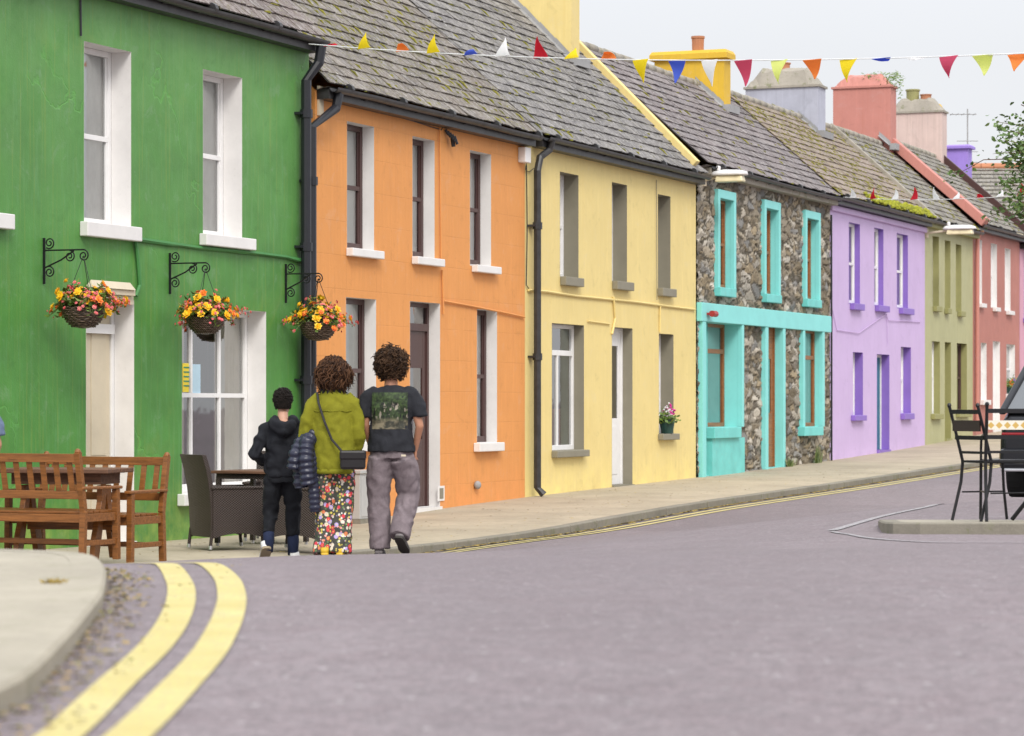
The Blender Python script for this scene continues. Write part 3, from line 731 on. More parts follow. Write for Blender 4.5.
def chimney(h, x0, x1, b0, b1, ztop, mat, cap='slab', capm=None, caph=.16, pots=(), flash=True, capo=.08, label=None):
    k = h['slope']; zb = h['eave']-.2
    mb = MB().box(x0, x1, b0, b1, zb, ztop); o = mb.build('chimney', M[mat], h['root'])
    if label: o['label'] = label
    c = MB()
    if cap == 'slab': c.box(x0-capo, x1+capo, b0-capo, b1+capo, ztop, ztop+caph*.6); c.frus(x0-capo, x1+capo, b0-capo, b1+capo, ztop+caph*.6+.001, ztop+caph, .04)
    else:
        c.box(x0-.04, x1+.04, b0-.04, b1+.04, ztop, ztop+.05); nb = 12
        # lumpy sloping cement capping
        vs = []; n1 = 14
        for j in range(n1+1):
            for i in range(7):
                fx, fy = i/6, j/n1; e = min(fx, 1-fx)*2; e2 = min(fy, 1-fy)*2
                z = ztop+.03+(caph*min(1, e2*2.4)*(.35+.65*min(1, e*2.0))+random.uniform(-.03, .03) if min(e, e2) > 1e-6 else 0)
                vs.append((x0-.03+(x1-x0+.06)*fx, b0-.03+(b1-b0+.06)*fy, z))
        c.add(vs, [(j*7+i, j*7+i+1, (j+1)*7+i+1, (j+1)*7+i) for j in range(n1) for i in range(6)])
    co = c.build('chimney_cap', capm or M[mat], o)
    for (f_, hh, rr, pm) in pots:
        yy = b0+(b1-b0)*f_; xx = (x0+x1)/2
        MB().lathe([(rr*.95, ztop+caph-.02), (rr, ztop+caph+hh*.85), (rr*1.12, ztop+caph+hh*.86), (rr*1.12, ztop+caph+hh), (rr*.8, ztop+caph+hh), (rr*.75, ztop+caph+hh-.15), (.01, ztop+caph+hh-.15)], xx, yy, 14).build('chimney_pot', pm, o, smooth=False)
    if flash:
        # lead flashing stepped along the slope on the side that faces down the street
        fl = MB(); e = h['eave']+.02
        ys = [b0+(h['br']-b0)*i/5 for i in range(6)]
        for a, b in zip(ys[:-1], ys[1:]):
            fl.add([(x0-.012, a, e+k*(a+h['over'])+.02), (x0-.012, b, e+k*(b+h['over'])+.02), (x0-.012, b, e+k*(b+h['over'])+.17), (x0-.012, a, e+k*(a+h['over'])+.15)], [(0, 1, 2, 3)])
            fl.add([(x0-.012, a, e+k*(a+h['over'])+.075), (x0-.012, b, e+k*(b+h['over'])+.075), (x0-.16, b, e+k*(b+h['over'])+.055), (x0-.16, a, e+k*(a+h['over'])+.055)], [(0, 1, 2, 3)])
        fl.box(x0-.1, x1+.1, b0-.16, b0-.003, e+k*(b0+h['over'])-.05, e+k*(b0+h['over'])+.1)
        fl.build('flashing', M['lead'], o, fix=False)
    return o
def verge(h, x, wdt, hh, mat, lift=.02, name='verge', inset=0, s0=-.1, s1=None):
    sp = h['sp']; L_ = h['L'] if s1 is None else s1; mb = MB(); vs = []
    for s in (s0, L_):
        for xx, o in ((x, -.05), (x+wdt, -.05), (x+wdt, hh), (x, hh)): vs.append(sp(xx, s, o+lift))
    mb.add(vs, [(0, 3, 2, 1), (4, 5, 6, 7), (0, 1, 5, 4), (1, 2, 6, 5), (2, 3, 7, 6), (3, 0, 4, 7)])
    return mb.build(name, M[mat], h['root'], bevel=.01)

# --- green house
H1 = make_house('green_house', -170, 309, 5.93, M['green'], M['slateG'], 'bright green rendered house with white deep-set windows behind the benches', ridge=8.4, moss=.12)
window(H1, 84, 131, 41, 222, .24, curtain='curtain', sl=lx(H1, 79.5), sr=lx(H1, 143), sillh=.15, gapx=.0)
window(H1, 203, 242, 69, 234, .24, curtain='curtain', sl=lx(H1, 199), sr=lx(H1, 257), sillh=.13, gapx=.12)
window(H1, -52, -6, 5, 208, .24, sl=lx(H1, -58), sr=lx(H1, 16), sillh=.15, gapx=0)
wfo, wb = window(H1, 182, 266, 306, 494, .24, sash=False, cols=3, toplights=None, curtain='blind', sl=lx(H1, 177), sr=lx(H1, 272), sillh=.13, gapx=.34, fw=.07)
x0, x1, zb_, zt_ = wb
bars = MB(); zmid = fac(182, 395)[1]
bars.box(x0+.07, x1-.07, .243, .29, zmid-.025, zmid+.025)
bars.build('glazing_bars', M['whitew'], wfo)
m_st = [mat_simple('yellow_notice', (.85, .65, .05), .6, var=.05), mat_simple('pale_blue_notice', (.45, .62, .72), .6, var=.05), mat_simple('blue_notice', (.03, .08, .55), .5, var=.05), mat_simple('red_notice', (.6, .05, .05), .5)]
def sticker(pa, pb, ya, yb, mi):
    xa, xb = lx(H1, pa), lx(H1, pb); za, zb2 = fac(pa, yb)[1], fac(pa, ya)[1]
    o = MB().box(xa, xb, .262, .2685, za, zb2).build('notice', m_st[mi], wfo); return o
sticker(203.5, 209.5, 363, 392, 0); sticker(212.5, 221, 364, 394, 1); sticker(185.5, 188.5, 402, 412, 2); sticker(184.6, 187, 376, 388, 3)
st_t = MB()
for k in range(5): xq = lx(H1, 204.3); st_t.box(xq, xq+.13, .258, .2615, fac(204, 368+k*4.6)[1], fac(204, 366.6+k*4.6)[1])
st_t.build('notice_lettering', mat_simple('notice_ink', (.05, .25, .15), .6), wfo)
dfo, dob, db = door(H1, 86, 134, 297, .24, dm='creamp', fm='whitew', trans=None, label='cream front door', zb=zf(tt(110))+.02)
d0, d1, dz0, dz1 = db
hd = MB(); hd.box(d0-.0, d1-.06, -.03, -.002, dz1-.05, dz1+.04); hd.box(d0-.01, d1-.10, -.075, -.003, dz1+.041, dz1+.10); hd.frus(d0-.03, d1-.13, -.10, -.003, dz1+.101, dz1+.18, .045)
hd.build('door_hood', M['creamp'], H1['root'], bevel=.012)
MB().box(d0+.06, d1-.06, .2, .24, fac(86, 329)[1]-.03, fac(86, 322)[1]).build('transom_bar', M['whitew'], dfo)
gutter(H1)
M['greencable'] = mat_paint('green_painted_cable', (.06, .22, .06))
def wallcable(h, pts, r, mat, nm='wall_cable', y=-.02):
    P = []
    for i, (px, py) in enumerate(pts):
        t, z = fac(px, py); P.append((t-h['ta'], y+random.uniform(-.008, .004), z))
    return MB().tube(P, r, 6).build(nm, M[mat], h['root'])
wallcable(H1, [(134, 296), (138, 285), (136, 262), (133.5, 240.5), (137, 239), (165, 243), (200, 248), (235, 251), (262, 254), (285, 257), (302, 262)], .022, 'greencable')
wallcable(H1, [(137, 240.5), (170, 245), (205, 247.5), (240, 253), (270, 254.5), (303, 260)], .014, 'greencable')
wallcable(H1, [(79, 0), (79.5, 36)], .012, 'black')
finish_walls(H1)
# --- orange house
H2 = make_house('orange_house', 315, 525, 5.40, M['orange'], M['slateA'], 'orange rendered house with dark brown windows and white reveals', moss=.34, mossrow=.05, ridge=8.56, br=3.0, depth=6.2)
for (a, b, t_, bt, sa, sb, g_) in ((347, 374, 121, 248, 346, 385, .2), (412.5, 434.5, 136, 256.5, 411.5, 445.5, .45), (470, 491, 150, 264.5, 471.5, 502, .2)):
    window(H2, a, b, t_, bt, .16, fm='brown', sl=lx(H2, sa), sr=lx(H2, sb), sillh=.10, fw=.07, gapx=g_)
window(H2, 346, 376, 297, 443, .16, fm='brown', curtain='curtaing', sillh=.11, fw=.07, gapx=.1)
window(H2, 477, 497, 309, 443, .16, fm='brown', sl=lx(H2, 473.5), sr=lx(H2, 505), sillh=.12, fw=.07)
zt2 = fac(410, 326)[1]
door(H2, 410, 440, 301, .16, fm='brown', dm='brown', trans=zt2, glass=(.9, 1.85), label='dark brown glazed front door')
gutter(H2, 0.05)
wallcable(H2, [(322, 92), (350, 101), (380, 110), (410, 118), (440, 125), (470, 131), (500, 138), (523, 142)], .008, 'black')
wallcable(H2, [(322, 94), (352, 105), (382, 113), (412, 121), (440, 130), (443, 122)], .007, 'black')
wallcable(H2, [(441, 270), (442, 314)], .012, 'orange'); wallcable(H2, [(438, 122), (439, 200), (440, 262)], .010, 'orange')
wallcable(H2, [(442, 301), (470, 306), (500, 312), (523, 317)], .014, 'orange')
mm = MB(); t_, z_ = fac(446, 130)
for k in range(5): mm.tube([(t_-H2['ta']-.06+.03*k, -.02-.02*k, z_-.02*k), (t_-H2['ta']-.03+.03*k, -.05-.02*k, z_-.07-.03*k)], .02, 6)
mm.tube([(t_-H2['ta']+.08, -.06, z_-.1), (t_-H2['ta']+.10, -.07, z_-.22)], .03, 8)
mm.build('cable_bracket', M['black'], H2['root'])
t_, z_ = fac(438, 501); MB().box(t_-H2['ta']-.02, t_-H2['ta']+.2, -.012, -.001, z_, z_+.2).box(t_-H2['ta']+.03, t_-H2['ta']+.15, -.018, -.013, z_+.03, z_+.17, 1).build('air_vent', [M['white'], M['grey']], H2['root'])
t_, z_ = fac(475, 485); MB().ball((t_-H2['ta'], -.04, z_), .07, .05, .06).build('vent_cowl', M['lead'], H2['root'], smooth=True)
t_, z_ = fac(316, 115); MB().box(t_-H2['ta']+.03, t_-H2['ta']+.16, -.03, -.002, z_, z_+.36).build('junction_box', M['creamp'], H2['root'])
finish_walls(H2)
# --- yellow house
H3 = make_house('yellow_house', 525, 696, 5.42, M['yellow'], M['slateB'], 'pale yellow rendered house with grey sills and white half-glazed door', moss=.10, mossrow=.05, ridge=8.58, br=3.0, depth=6.2)
for (a, b, t_, bt, sa, sb) in ((560, 578.5, 171.5, 276.5, 560, 584.5), (612, 627, 182, 281, 612, 634.5), (658, 670.5, 194, 288, 657.5, 677)):
    window(H3, a, b, t_, bt, .235, rm='grey', sm='grey', sl=lx(H3, sa), sr=lx(H3, sb), sillh=.13, gapx=.2)
wy, wyb = window(H3, 552, 584, 323, 451, .16, rm='grey', sm='grey', sash=False, cols=2, toplights=fac(552, 352)[1], sl=lx(H3, 551.5), sr=lx(H3, 590), sillh=.10, gapx=.5, curtain='curtaing')
door(H3, 612, 632.5, 327, .16, rm='grey', glass=(1.05, 2.2), label='white half-glazed front door', zb=zf(tt(622))+.02)
window(H3, 659, 673.5, 333.5, 434, .22, rm='grey', sm='grey', sl=lx(H3, 658), sr=lx(H3, 680), sillh=.10)
# things standing inside the bay window
t_, z_ = fac(566, 449); xx = t_-H3['ta']
M['pictures'] = mat_leaf('window_display', [(.6, .25, .03), (.75, .5, .08), (.3, .05, .04), (.5, .4, .2)])
bd = MB(); bd.box(xx-.25, xx-.05, .22, .25, z_, z_+.55); bd.box(xx+.05, xx+.42, .25, .28, z_, z_+.6); bd.box(xx+.1, xx+.3, .235, .245, z_+.05, z_+.45)
bd.build('window_display', M['pictures'], wy)
gutter(H3, 0.28)
wallcable(H3, [(527, 290), (545, 291.5), (575, 296), (605, 299), (635, 302), (665, 306), (694, 309.5)], .020, 'yellow')
wallcable(H3, [(612, 297), (614, 318), (611, 334)], .020, 'yellow'); wallcable(H3, [(655.5, 180), (655.5, 300)], .006, 'grey'); wallcable(H3, [(659, 306), (659, 332)], .016, 'yellow')
wallcable(H3, [(587, 321), (609, 324)], .012, 'yellow')
wallcable(H3, [(526, 158), (524, 170), (528, 172), (533, 168)], .006, 'black')
wallcable(H3, [(525.5, 165), (526, 230), (525.3, 285), (529, 291)], .008, 'gutter')
t_, z_ = fac(521, 163); MB().box(t_-H3['ta']-.12, t_-H3['ta']+.1, -.12, -.003, z_, z_+.22).build('meter_box', M['white'], H3['root'], bevel=.01)
verge(H3, H3['w']-.50, .17, .11, 'yellow', s0=.12)
x_ = 6.55-H3['ta']; chimney(H3, x_+.12, x_+.5, 1.60, 4.2, 9.9, 'yellow', capm=M['yellow'])
finish_walls(H3)
# --- stone house
H4 = make_house('stone_house', 696.5, 830, 5.62, M['stone'], M['slateC'], 'rubble stone house with turquoise window surrounds and turquoise band')
for (a, b, t_, bt, sa, sb) in ((716, 730, 198, 287.5, 713.7, 736.5), (762.5, 775, 208, 294, 760.7, 782), (803.5, 815.3, 218, 299, 801.6, 822)):
    fo, (x0, x1, zb, zt) = window(H4, a, b, t_, bt, .085, fm='teak', rm='turq', sm='turqd', sl=lx(H4, sa), sr=lx(H4, sb), sillh=.15, gapx=.6, proj=.13)
    s = MB(); q = .115
    s.box(x0-q, x0, -.085, -.0, zb, zt+.15); s.box(x1, x1+q, -.085, -.0, zb, zt+.15); s.box(x0, x1, -.084, -.0, zt, zt+.15)
    s.build('surround', M['turq'], fo, bevel=.008)
zband0, zband1 = 2.93, 3.20
bandx = lambda px: lx(H4, px)
zg = zf((H4['ta']+H4['tb'])/2)
door(H4, 701.5, 707, 320, .20, fm='teak', dm='teak', rm='turq', glass=(1.0, 1.9), label='varnished timber side door', zb=zf(tt(704))+.02)
fo, (xa, xb, za, zb2) = window(H4, 707.6, 737.5, 322, 427.5, .24, fm='teak', rm='turq', sm='turqd', sash=False, toplights=fac(708, 350)[1], sl=lx(H4, 706), sr=lx(H4, 741.5), sillh=.19, proj=.16, curtain='curtaing', gapx=0)
z0_ = zf(tt(720))-.3
MB().box(lx(H4, 707), lx(H4, 739.6), -.10, -.0, z0_, za-.19).build('base_panel', M['turqd'], H4['root'])
for (pa_, pb_, zz_) in ((698, 701.5, z0_), (737.5, 739.6, za), (761.2, 764, z0_), (779, 781.2, z0_)):
    MB().box(lx(H4, pa_), lx(H4, pb_), -.09, 0, zz_, zband0).build('door_post', M['turq'], H4['root'], bevel=.006)
door(H4, 764, 779, 323, .075, fm='teak', dm='teak', rm='turq', glass=(1.0, 2.0), label='narrow varnished timber door', zb=zf(tt(771))+.02)
fo, (xa2, xb2, za2, zb22) = window(H4, 801, 818.5, 329, 427, .075, fm='teak', rm='turq', sm='turqd', sash=False, toplights=fac(801, 357)[1], sl=lx(H4, 797.5), sr=lx(H4, 823.5), sillh=.17, proj=.15, curtain='curtaing', gapx=0)
for (pa_, pb_) in ((799, 801), (818.5, 820.6)): MB().box(lx(H4, pa_), lx(H4, pb_), -.09, 0, za2, zband0).build('surround', M['turq'], fo, bevel=.006)
MB().box(.0, H4['w']-.24, -.10, -.0, zband0, zband1+.05).build('fascia_band', M['turq'], H4['root'], bevel=.01)
gutter(H4, .3, r=.055, fascia='capc')
wallcable(H4, [(829, 215), (829, 330), (829, 462)], .02, 'black', y=-.05)
t_, z_ = fac(703, 314); bl = MB().tube([(t_-H4['ta']-.12, -.2, z_), (t_-H4['ta']+.1, -.2, z_)], .055, 10); bl.box(t_-H4['ta']-.1, t_-H4['ta']+.05, -.15, -.1, z_-.02, z_+.02)
bl.build('alarm_bell', mat_simple('red_bell', (.35, .03, .03), .4), H4['root'])
def stone_wall(h):
    w = h['w']; z0, z1 = -.2, h['eave']-.06; stp = .032
    xs = np.arange(0, w+stp, stp); xs[-1] = w; zs = np.arange(z0, z1+stp, stp); zs[-1] = z1
    XX, ZZ = np.meshgrid(xs, zs); P = np.stack([XX.ravel(), ZZ.ravel()*2.3], 1)
    n_ = int(w*(z1-z0)*2.3/(.30*.24)); cells = np.random.rand(n_, 2)*[w+.4, (z1-z0)*2.3+.4]+[-.2, z0*2.3-.2]
    for _ in range(2):   # push neighbours apart a little
        d = cells[:, None]-cells[None]; r2 = (d**2).sum(-1)+np.eye(n_)
        cells += (d*np.where(r2 < .09, (.09-r2), 0)[..., None]).sum(1)*.8
    d1 = np.zeros(len(P)); d2 = np.zeros(len(P)); idx = np.zeros(len(P), int)
    P2 = P+np.random.normal(0, .010, P.shape)+.05*np.stack([np.sin(P[:, 1]*9+P[:, 0]*4), np.sin(P[:, 0]*11+P[:, 1]*5)], 1)
    for a in range(0, len(P), 4000):
        dd = np.sqrt(((P2[a:a+4000, None]-cells[None])**2).sum(-1)); o = np.argpartition(dd, 1, axis=1)[:, :2]
        r = np.take_along_axis(dd, o, 1); sw = r[:, 0] > r[:, 1]; o[sw] = o[sw][:, ::-1]; r = np.sort(r, 1)
        d1[a:a+4000], d2[a:a+4000] = r[:, 0], r[:, 1]; idx[a:a+4000] = o[:, 0]
    e = np.clip((d2-d1)/.10, 0, 1); bulge = np.random.uniform(.012, .045, n_)[idx]; tilt = np.random.normal(0, .09, (n_, 2))[idx]
    rel = P-cells[idx]
    hgt = e**.6*bulge+e*(rel*tilt).sum(1)+np.random.normal(0, .003, len(P))
    pal = np.array([(.30, .25, .18), (.42, .36, .27), (.22, .19, .15), (.50, .45, .37), (.36, .29, .19), (.31, .30, .28), (.56, .51, .43), (.27, .22, .15)])
    cc = pal[np.random.randint(0, len(pal), n_)]*np.random.uniform(.60, 1.12, (n_, 1)); col = cc[idx]
    hgt = np.clip(hgt, -.02, .052)
    mort = np.array([(.11, .095, .07)]); k = (e < .30)[:, None]; col = np.where(k, mort, col)
    nx, nz_ = len(xs), len(zs); fs = []
    hs = h['holes']
    for j in range(nz_-1):
        zm = (zs[j]+zs[j+1])/2; hh = [a for a in hs if a[2] < zm < a[3]]
        for i in range(nx-1):
            xm = (xs[i]+xs[i+1])/2
            if any(a[0]-.05 < xm < a[1]+.05 for a in hh): continue
            fs.append((j*nx+i, j*nx+i+1, (j+1)*nx+i+1, (j+1)*nx+i))
    mb = MB(); mb.v = [(float(a), float(-b+.01), float(c)) for a, b, c in zip(XX.ravel(), hgt, ZZ.ravel())]; mb.f = fs; mb.m = [0]*len(fs)
    o = mb.build('wall', M['stone'], h['root'], fix=False)
    at = o.data.color_attributes.new('stone', 'FLOAT_COLOR', 'POINT')
    at.data.foreach_set('color', np.concatenate([col, np.ones((len(col), 1))], 1).ravel())
stone_wall(H4); H4['mat'] = M['stone']; finish_walls(H4, stone=True)
x_ = 15.15-H4['ta']; chimney(H4, x_, x_+.42, 1.62, 3.05, 8.25, 'mustard', capm=M['mustard'], pots=((.42, .30, .12, M['clay']),), caph=.17)
# --- purple house
H5 = make_house('lilac_house', 830, 925, 5.66, M['purple'], M['slateD'], 'lilac rendered house with deep violet reveals and mossy roof', ridge=7.78, moss=.3, mossrow=.6)
for (a, b, t_, bt, sa, sb) in ((849, 860, 222, 303, 850, 865), (874.4, 883.5, 227.4, 305, 875, 890), (897, 908, 233, 307.5, 899, 914.5)):
    window(H5, a, b, t_, bt, .11, rm='violetp', sm='violetp', sl=lx(H5, sa), sr=lx(H5, sb), sillh=.13)
window(H5, 853, 863, 352, 415.4, .17, rm='violetp', sm='violetp', sl=lx(H5, 851), sr=lx(H5, 867), sillh=.11)
door(H5, 877, 889.5, 354, .17, rm='violetp', dm='teal', fm='whitew', label='dark teal front door')
window(H5, 901, 911, 346.7, 413.5, .17, rm='violetp', sm='violetp', sl=lx(H5, 900.5), sr=lx(H5, 914.7), sillh=.13)
gutter(H5, r=.07)
MB().box(0, H5['w'], -.06, -.002, 5.36, 5.48).build('eaves_moulding', M['purple'], H5['root'], bevel=.02)
mg = MB(); x0 = lx(H5, 862)
for k in range(700):
    xx = random.uniform(x0, H5['w']-.1); q = H5['sp'](xx, random.uniform(-.05, .22), random.uniform(.03, .08)); s = random.uniform(.02, .06)
    mg.ball(q, s, s, s*.6, 6)
mg.build('moss', M['mossb'], H5['roof'])
wallcable(H5, [(832, 310), (836, 330), (858, 333), (885, 314), (887, 320), (920, 322)], .008, 'purple')
wallcable(H5, [(886, 314), (887, 345)], .007, 'purple')
finish_walls(H5)
x_ = 22.35-H5['ta']; chimney(H5, x_, x_+.6, 1.75, 3.4, 8.45, 'greych', cap='lumpy', capm=M['capc'], caph=.42, pots=((.55, .16, .18, M['clay']),))
# --- olive house
H6 = make_house('olive_house', 925, 973, 5.66, M['olive'], M['slateE'], 'olive green rendered house between the lilac and rust red houses', ridge=7.8, moss=.2, mossrow=.2)
for (a, b, t_, bt, sa, sb) in ((932.7, 939, 235.6, 306, 933, 942.6), (945, 950.5, 240, 308.5, 944.5, 952), (956, 961.4, 244, 311, 957.5, 966)):
    window(H6, a, b, t_, bt, .14, rm='olivep', sm='olivep', fm='whitew', sl=lx(H6, sa), sr=lx(H6, sb), sillh=.12)
window(H6, 932, 940, 341, 414, .14, rm='olivep', sm='olivep', sl=lx(H6, 931), sr=lx(H6, 944), sillh=.12)
door(H6, 945, 951, 342, .2, rm='olivep', dm='olivep', fm='olivep', glass=(1., 1.9), label='olive painted front door')
window(H6, 957, 967, 343, 412, .14, rm='olivep', sm='olivep', fm='brown')
gutter(H6, fascia='olivep'); finish_walls(H6)
verge(H6, -.12, .14, .08, 'capc')
# --- rust red house
H7 = make_house('red_house', 973, 1019.5, 5.86, M['red'], M['slateE'], 'rust red rendered house with white window reveals and salmon verge', ridge=7.95)
for (a, b, t_, bt, sa, sb) in ((977, 982, 239, 303, 978.5, 987), (991, 997, 243, 307, 992.7, 1001), (1005, 1010.5, 248, 310.5, 1006, 1015)):
    window(H7, a, b, t_, bt, .10, sl=lx(H7, sa), sr=lx(H7, sb), sillh=.10, fw=.05)
window(H7, 981, 986.6, 342.6, 400, .10, fw=.05); door(H7, 993, 1000, 341, .1, label='white front door')
window(H7, 1006.6, 1015, 344, 394, .10, fw=.05)
gutter(H7); finish_walls(H7)
verge(H7, -.16, .42, .16, 'redch')
pipe('downpipe', H7, [(.15, -.2, 5.7), (.15, -.08, 5.5), (.15, -.07, .9)], .05, 'redch')
x_ = 29.5-H7['ta']; chimney(H7, x_-.1, x_+.45, 1.92, 3.35, 9.18, 'redch', cap='lumpy', capm=M['redch'], caph=.3, pots=())
pl = MB()
for k in range(420):
    q = Vector((x_+random.uniform(-.1, .6), random.uniform(1.75, 2.6), 9.3-abs(random.gauss(0, .25))+.25)); q.y -= (9.5-q.z)*.15
    a = random.uniform(0, 6.28); s = random.uniform(.03, .06); d = Vector((math.cos(a), math.sin(a), random.uniform(-.4, .8))).normalized(); e = d.orthogonal().normalized()
    pl.add([q, q+d*s+e*s*.4, q+d*s*2, q+d*s-e*s*.4], [(0, 1, 2, 3)])
# --- pink-violet house beyond
H8 = make_house('pink_house', 1020, 1066, 5.7, M['violet'], M['slateE'], 'pale pink house at the right edge beyond the rust red one', ridge=6.5)
for (a, b, t_, bt) in ((1024, 1029, 248, 318), (1036, 1041, 251, 320), (1050, 1055, 254, 322), (1027, 1034, 345, 396), (1052, 1058, 348, 396)): window(H8, a, b, t_, bt, .12, rm='violetp', sm='violetp', fw=.05)
door(H8, 1039, 1046, 346, .12, label='white front door'); gutter(H8); finish_walls(H8)
verge(H7, H7['w']-.10, .12, .17, 'brown')
x_ = 35.05-H8['ta']; chimney(H8, x_-.15, x_+.4, 1.95, 3.35, 9.1, 'pinkch', cap='lumpy', capm=M['capc'], caph=.36, pots=((.6, .28, .17, M['olivep']), (.35, .14, .14, M['clay'])))
x_ = 38.0-H8['ta']; chimney(H8, x_, x_+.5, 1.97, 2.6, 8.42, 'purch', capm=M['purch'], caph=.1)
x_ = 40.3-H8['ta']; chimney(H8, x_-.3, x_, 3.3, 3.62, 9.7, 'mustard', capm=M['mustard'], caph=.18, flash=False)
x_ = 42.4-H8['ta']; chimney(H8, x_-.4, x_, 3.7, 3.98, 9.2, 'olive', capm=M['olivep'], caph=.18, flash=False, pots=((.5, .3, .1, M['olivep']),))
H9 = make_house('cream_house', 1067, 1100, 5.9, M['cream'], M['slateE'], 'cream house farthest along the terrace at the right', ridge=6.7)
for (a, b, t_, bt) in ((1071, 1075, 255, 322), (1082, 1086, 257, 323), (1072, 1077, 348, 396)): window(H9, a, b, t_, bt, .12, fw=.05)
door(H9, 1084, 1089, 346, .12); gutter(H9); finish_walls(H9)
# grey roofed house behind, ridge square to the view
def back_house():
    D = 100; zr_, ze_ = 1.5+238/FPX*D, 1.5+178/FPX*(D-4)
    r = empty('grey_roofed_house', (Q(968, D, 0).x, D, 0), 0, 'grey slate roofed house with orange ridge tiles behind the terrace', 'house')
    w = 9; mb = MB(); L_ = math.hypot(4, zr_-ze_); rows = int(L_/.3)
    for j in range(rows):
        s0, s1 = j/rows, (j+1)/rows; x = -random.uniform(0, .3)
        while x < w:
            xa, xb = max(0, x), min(w, x+.42); x += .43
            if xb-xa < .03: continue
            mb.quad((xa, -4+4*s0, ze_+(zr_-ze_)*s0+.03), (xb, -4+4*s0, ze_+(zr_-ze_)*s0+.03), (xb, -4+4*s1, ze_+(zr_-ze_)*s1), (xa, -4+4*s1, ze_+(zr_-ze_)*s1))
    mb.quad((0, 0, zr_), (w, 0, zr_), (w, 4, ze_), (0, 4, ze_)); rf = mb.build('roof', M['slateE'], r, fix=False)
    rt = MB(); x = 0
    while x < w: rt.tube([(x, 0, zr_), (x+.43, 0, zr_)], .14, 8); x += .45
    rt.build('ridge_tiles', M['clay'], rf)
    g = MB().box(.05, w-.05, -3.8, 3.8, 0, ze_-.02)
    for xg in (.06, w-.06): g.add([(xg, -3.8, ze_-.02), (xg, 3.8, ze_-.02), (xg, 0, zr_-.08)], [(0, 1, 2)])
    g.build('wall', M['cream'], r)
back_house()
# house pipes at the green / orange joint
pipe('downpipe', H1, [(H1['w']-.16, -.25, 5.85), (H1['w']-.18, -.22, 5.62), (H1['w']-.28, -.10, 5.4), (H1['w']-.28, -.10, .02)], .062, 'black', coll=(5.0, 3.4, 1.8))
x_ = .12; pipe('downpipe', H2, [(x_+.1, -.22, 5.3), (x_+.05, -.2, 5.12), (x_-.44, -.11, 4.85), (x_-.44, -.11, .05)], .06, 'black', coll=(4.2, 2.6))
x_ = lx(H3, 530.5); pipe('downpipe', H3, [(x_+.25, -.24, 5.36), (x_+.25, -.2, 5.22), (x_+.08, -.12, 5.1), (x_, -.11, 4.9), (x_, -.11, .3), (x_+.02, -.2, .2)], .055, 'gutter', coll=(4.1, 2.2))
# plants on the red chimney and aerial
o = pl.build('chimney_plant', M['leaves'], fix=False); o.matrix_world = H7['root'].matrix_basis.copy(); o.location = W(H7['ta'], 0, 0); o.rotation_euler = (0, 0, ANG)
tag(o, 'straggly green plant rooted on the cap of the salmon chimney', 'plant')
an = MB(); base = Q(967.5, 80, 0); zb_ = 1.5+236/FPX*80; ztp = 1.5+296/FPX*80
an.tube([(0, 0, zb_-1.2), (0, 0, ztp)], .02, 5); an.tube([(-.5, 0, ztp-.15), (.25, 0, ztp-.15)], .012, 4)
for k in range(5): an.tube([(-.45+.16*k, -.25, ztp-.15), (-.45+.16*k, .25, ztp-.15)], .008, 4)
for k in range(3): an.tube([(-.3, 0, ztp-.9-.3*k), (.3, 0, ztp-.9-.3*k)], .01, 4)
o = an.build('tv_aerial', M['lead']); o.location = (base.x, base.y, 0); tag(o, 'thin television aerial beside the violet chimney', 'aerial')
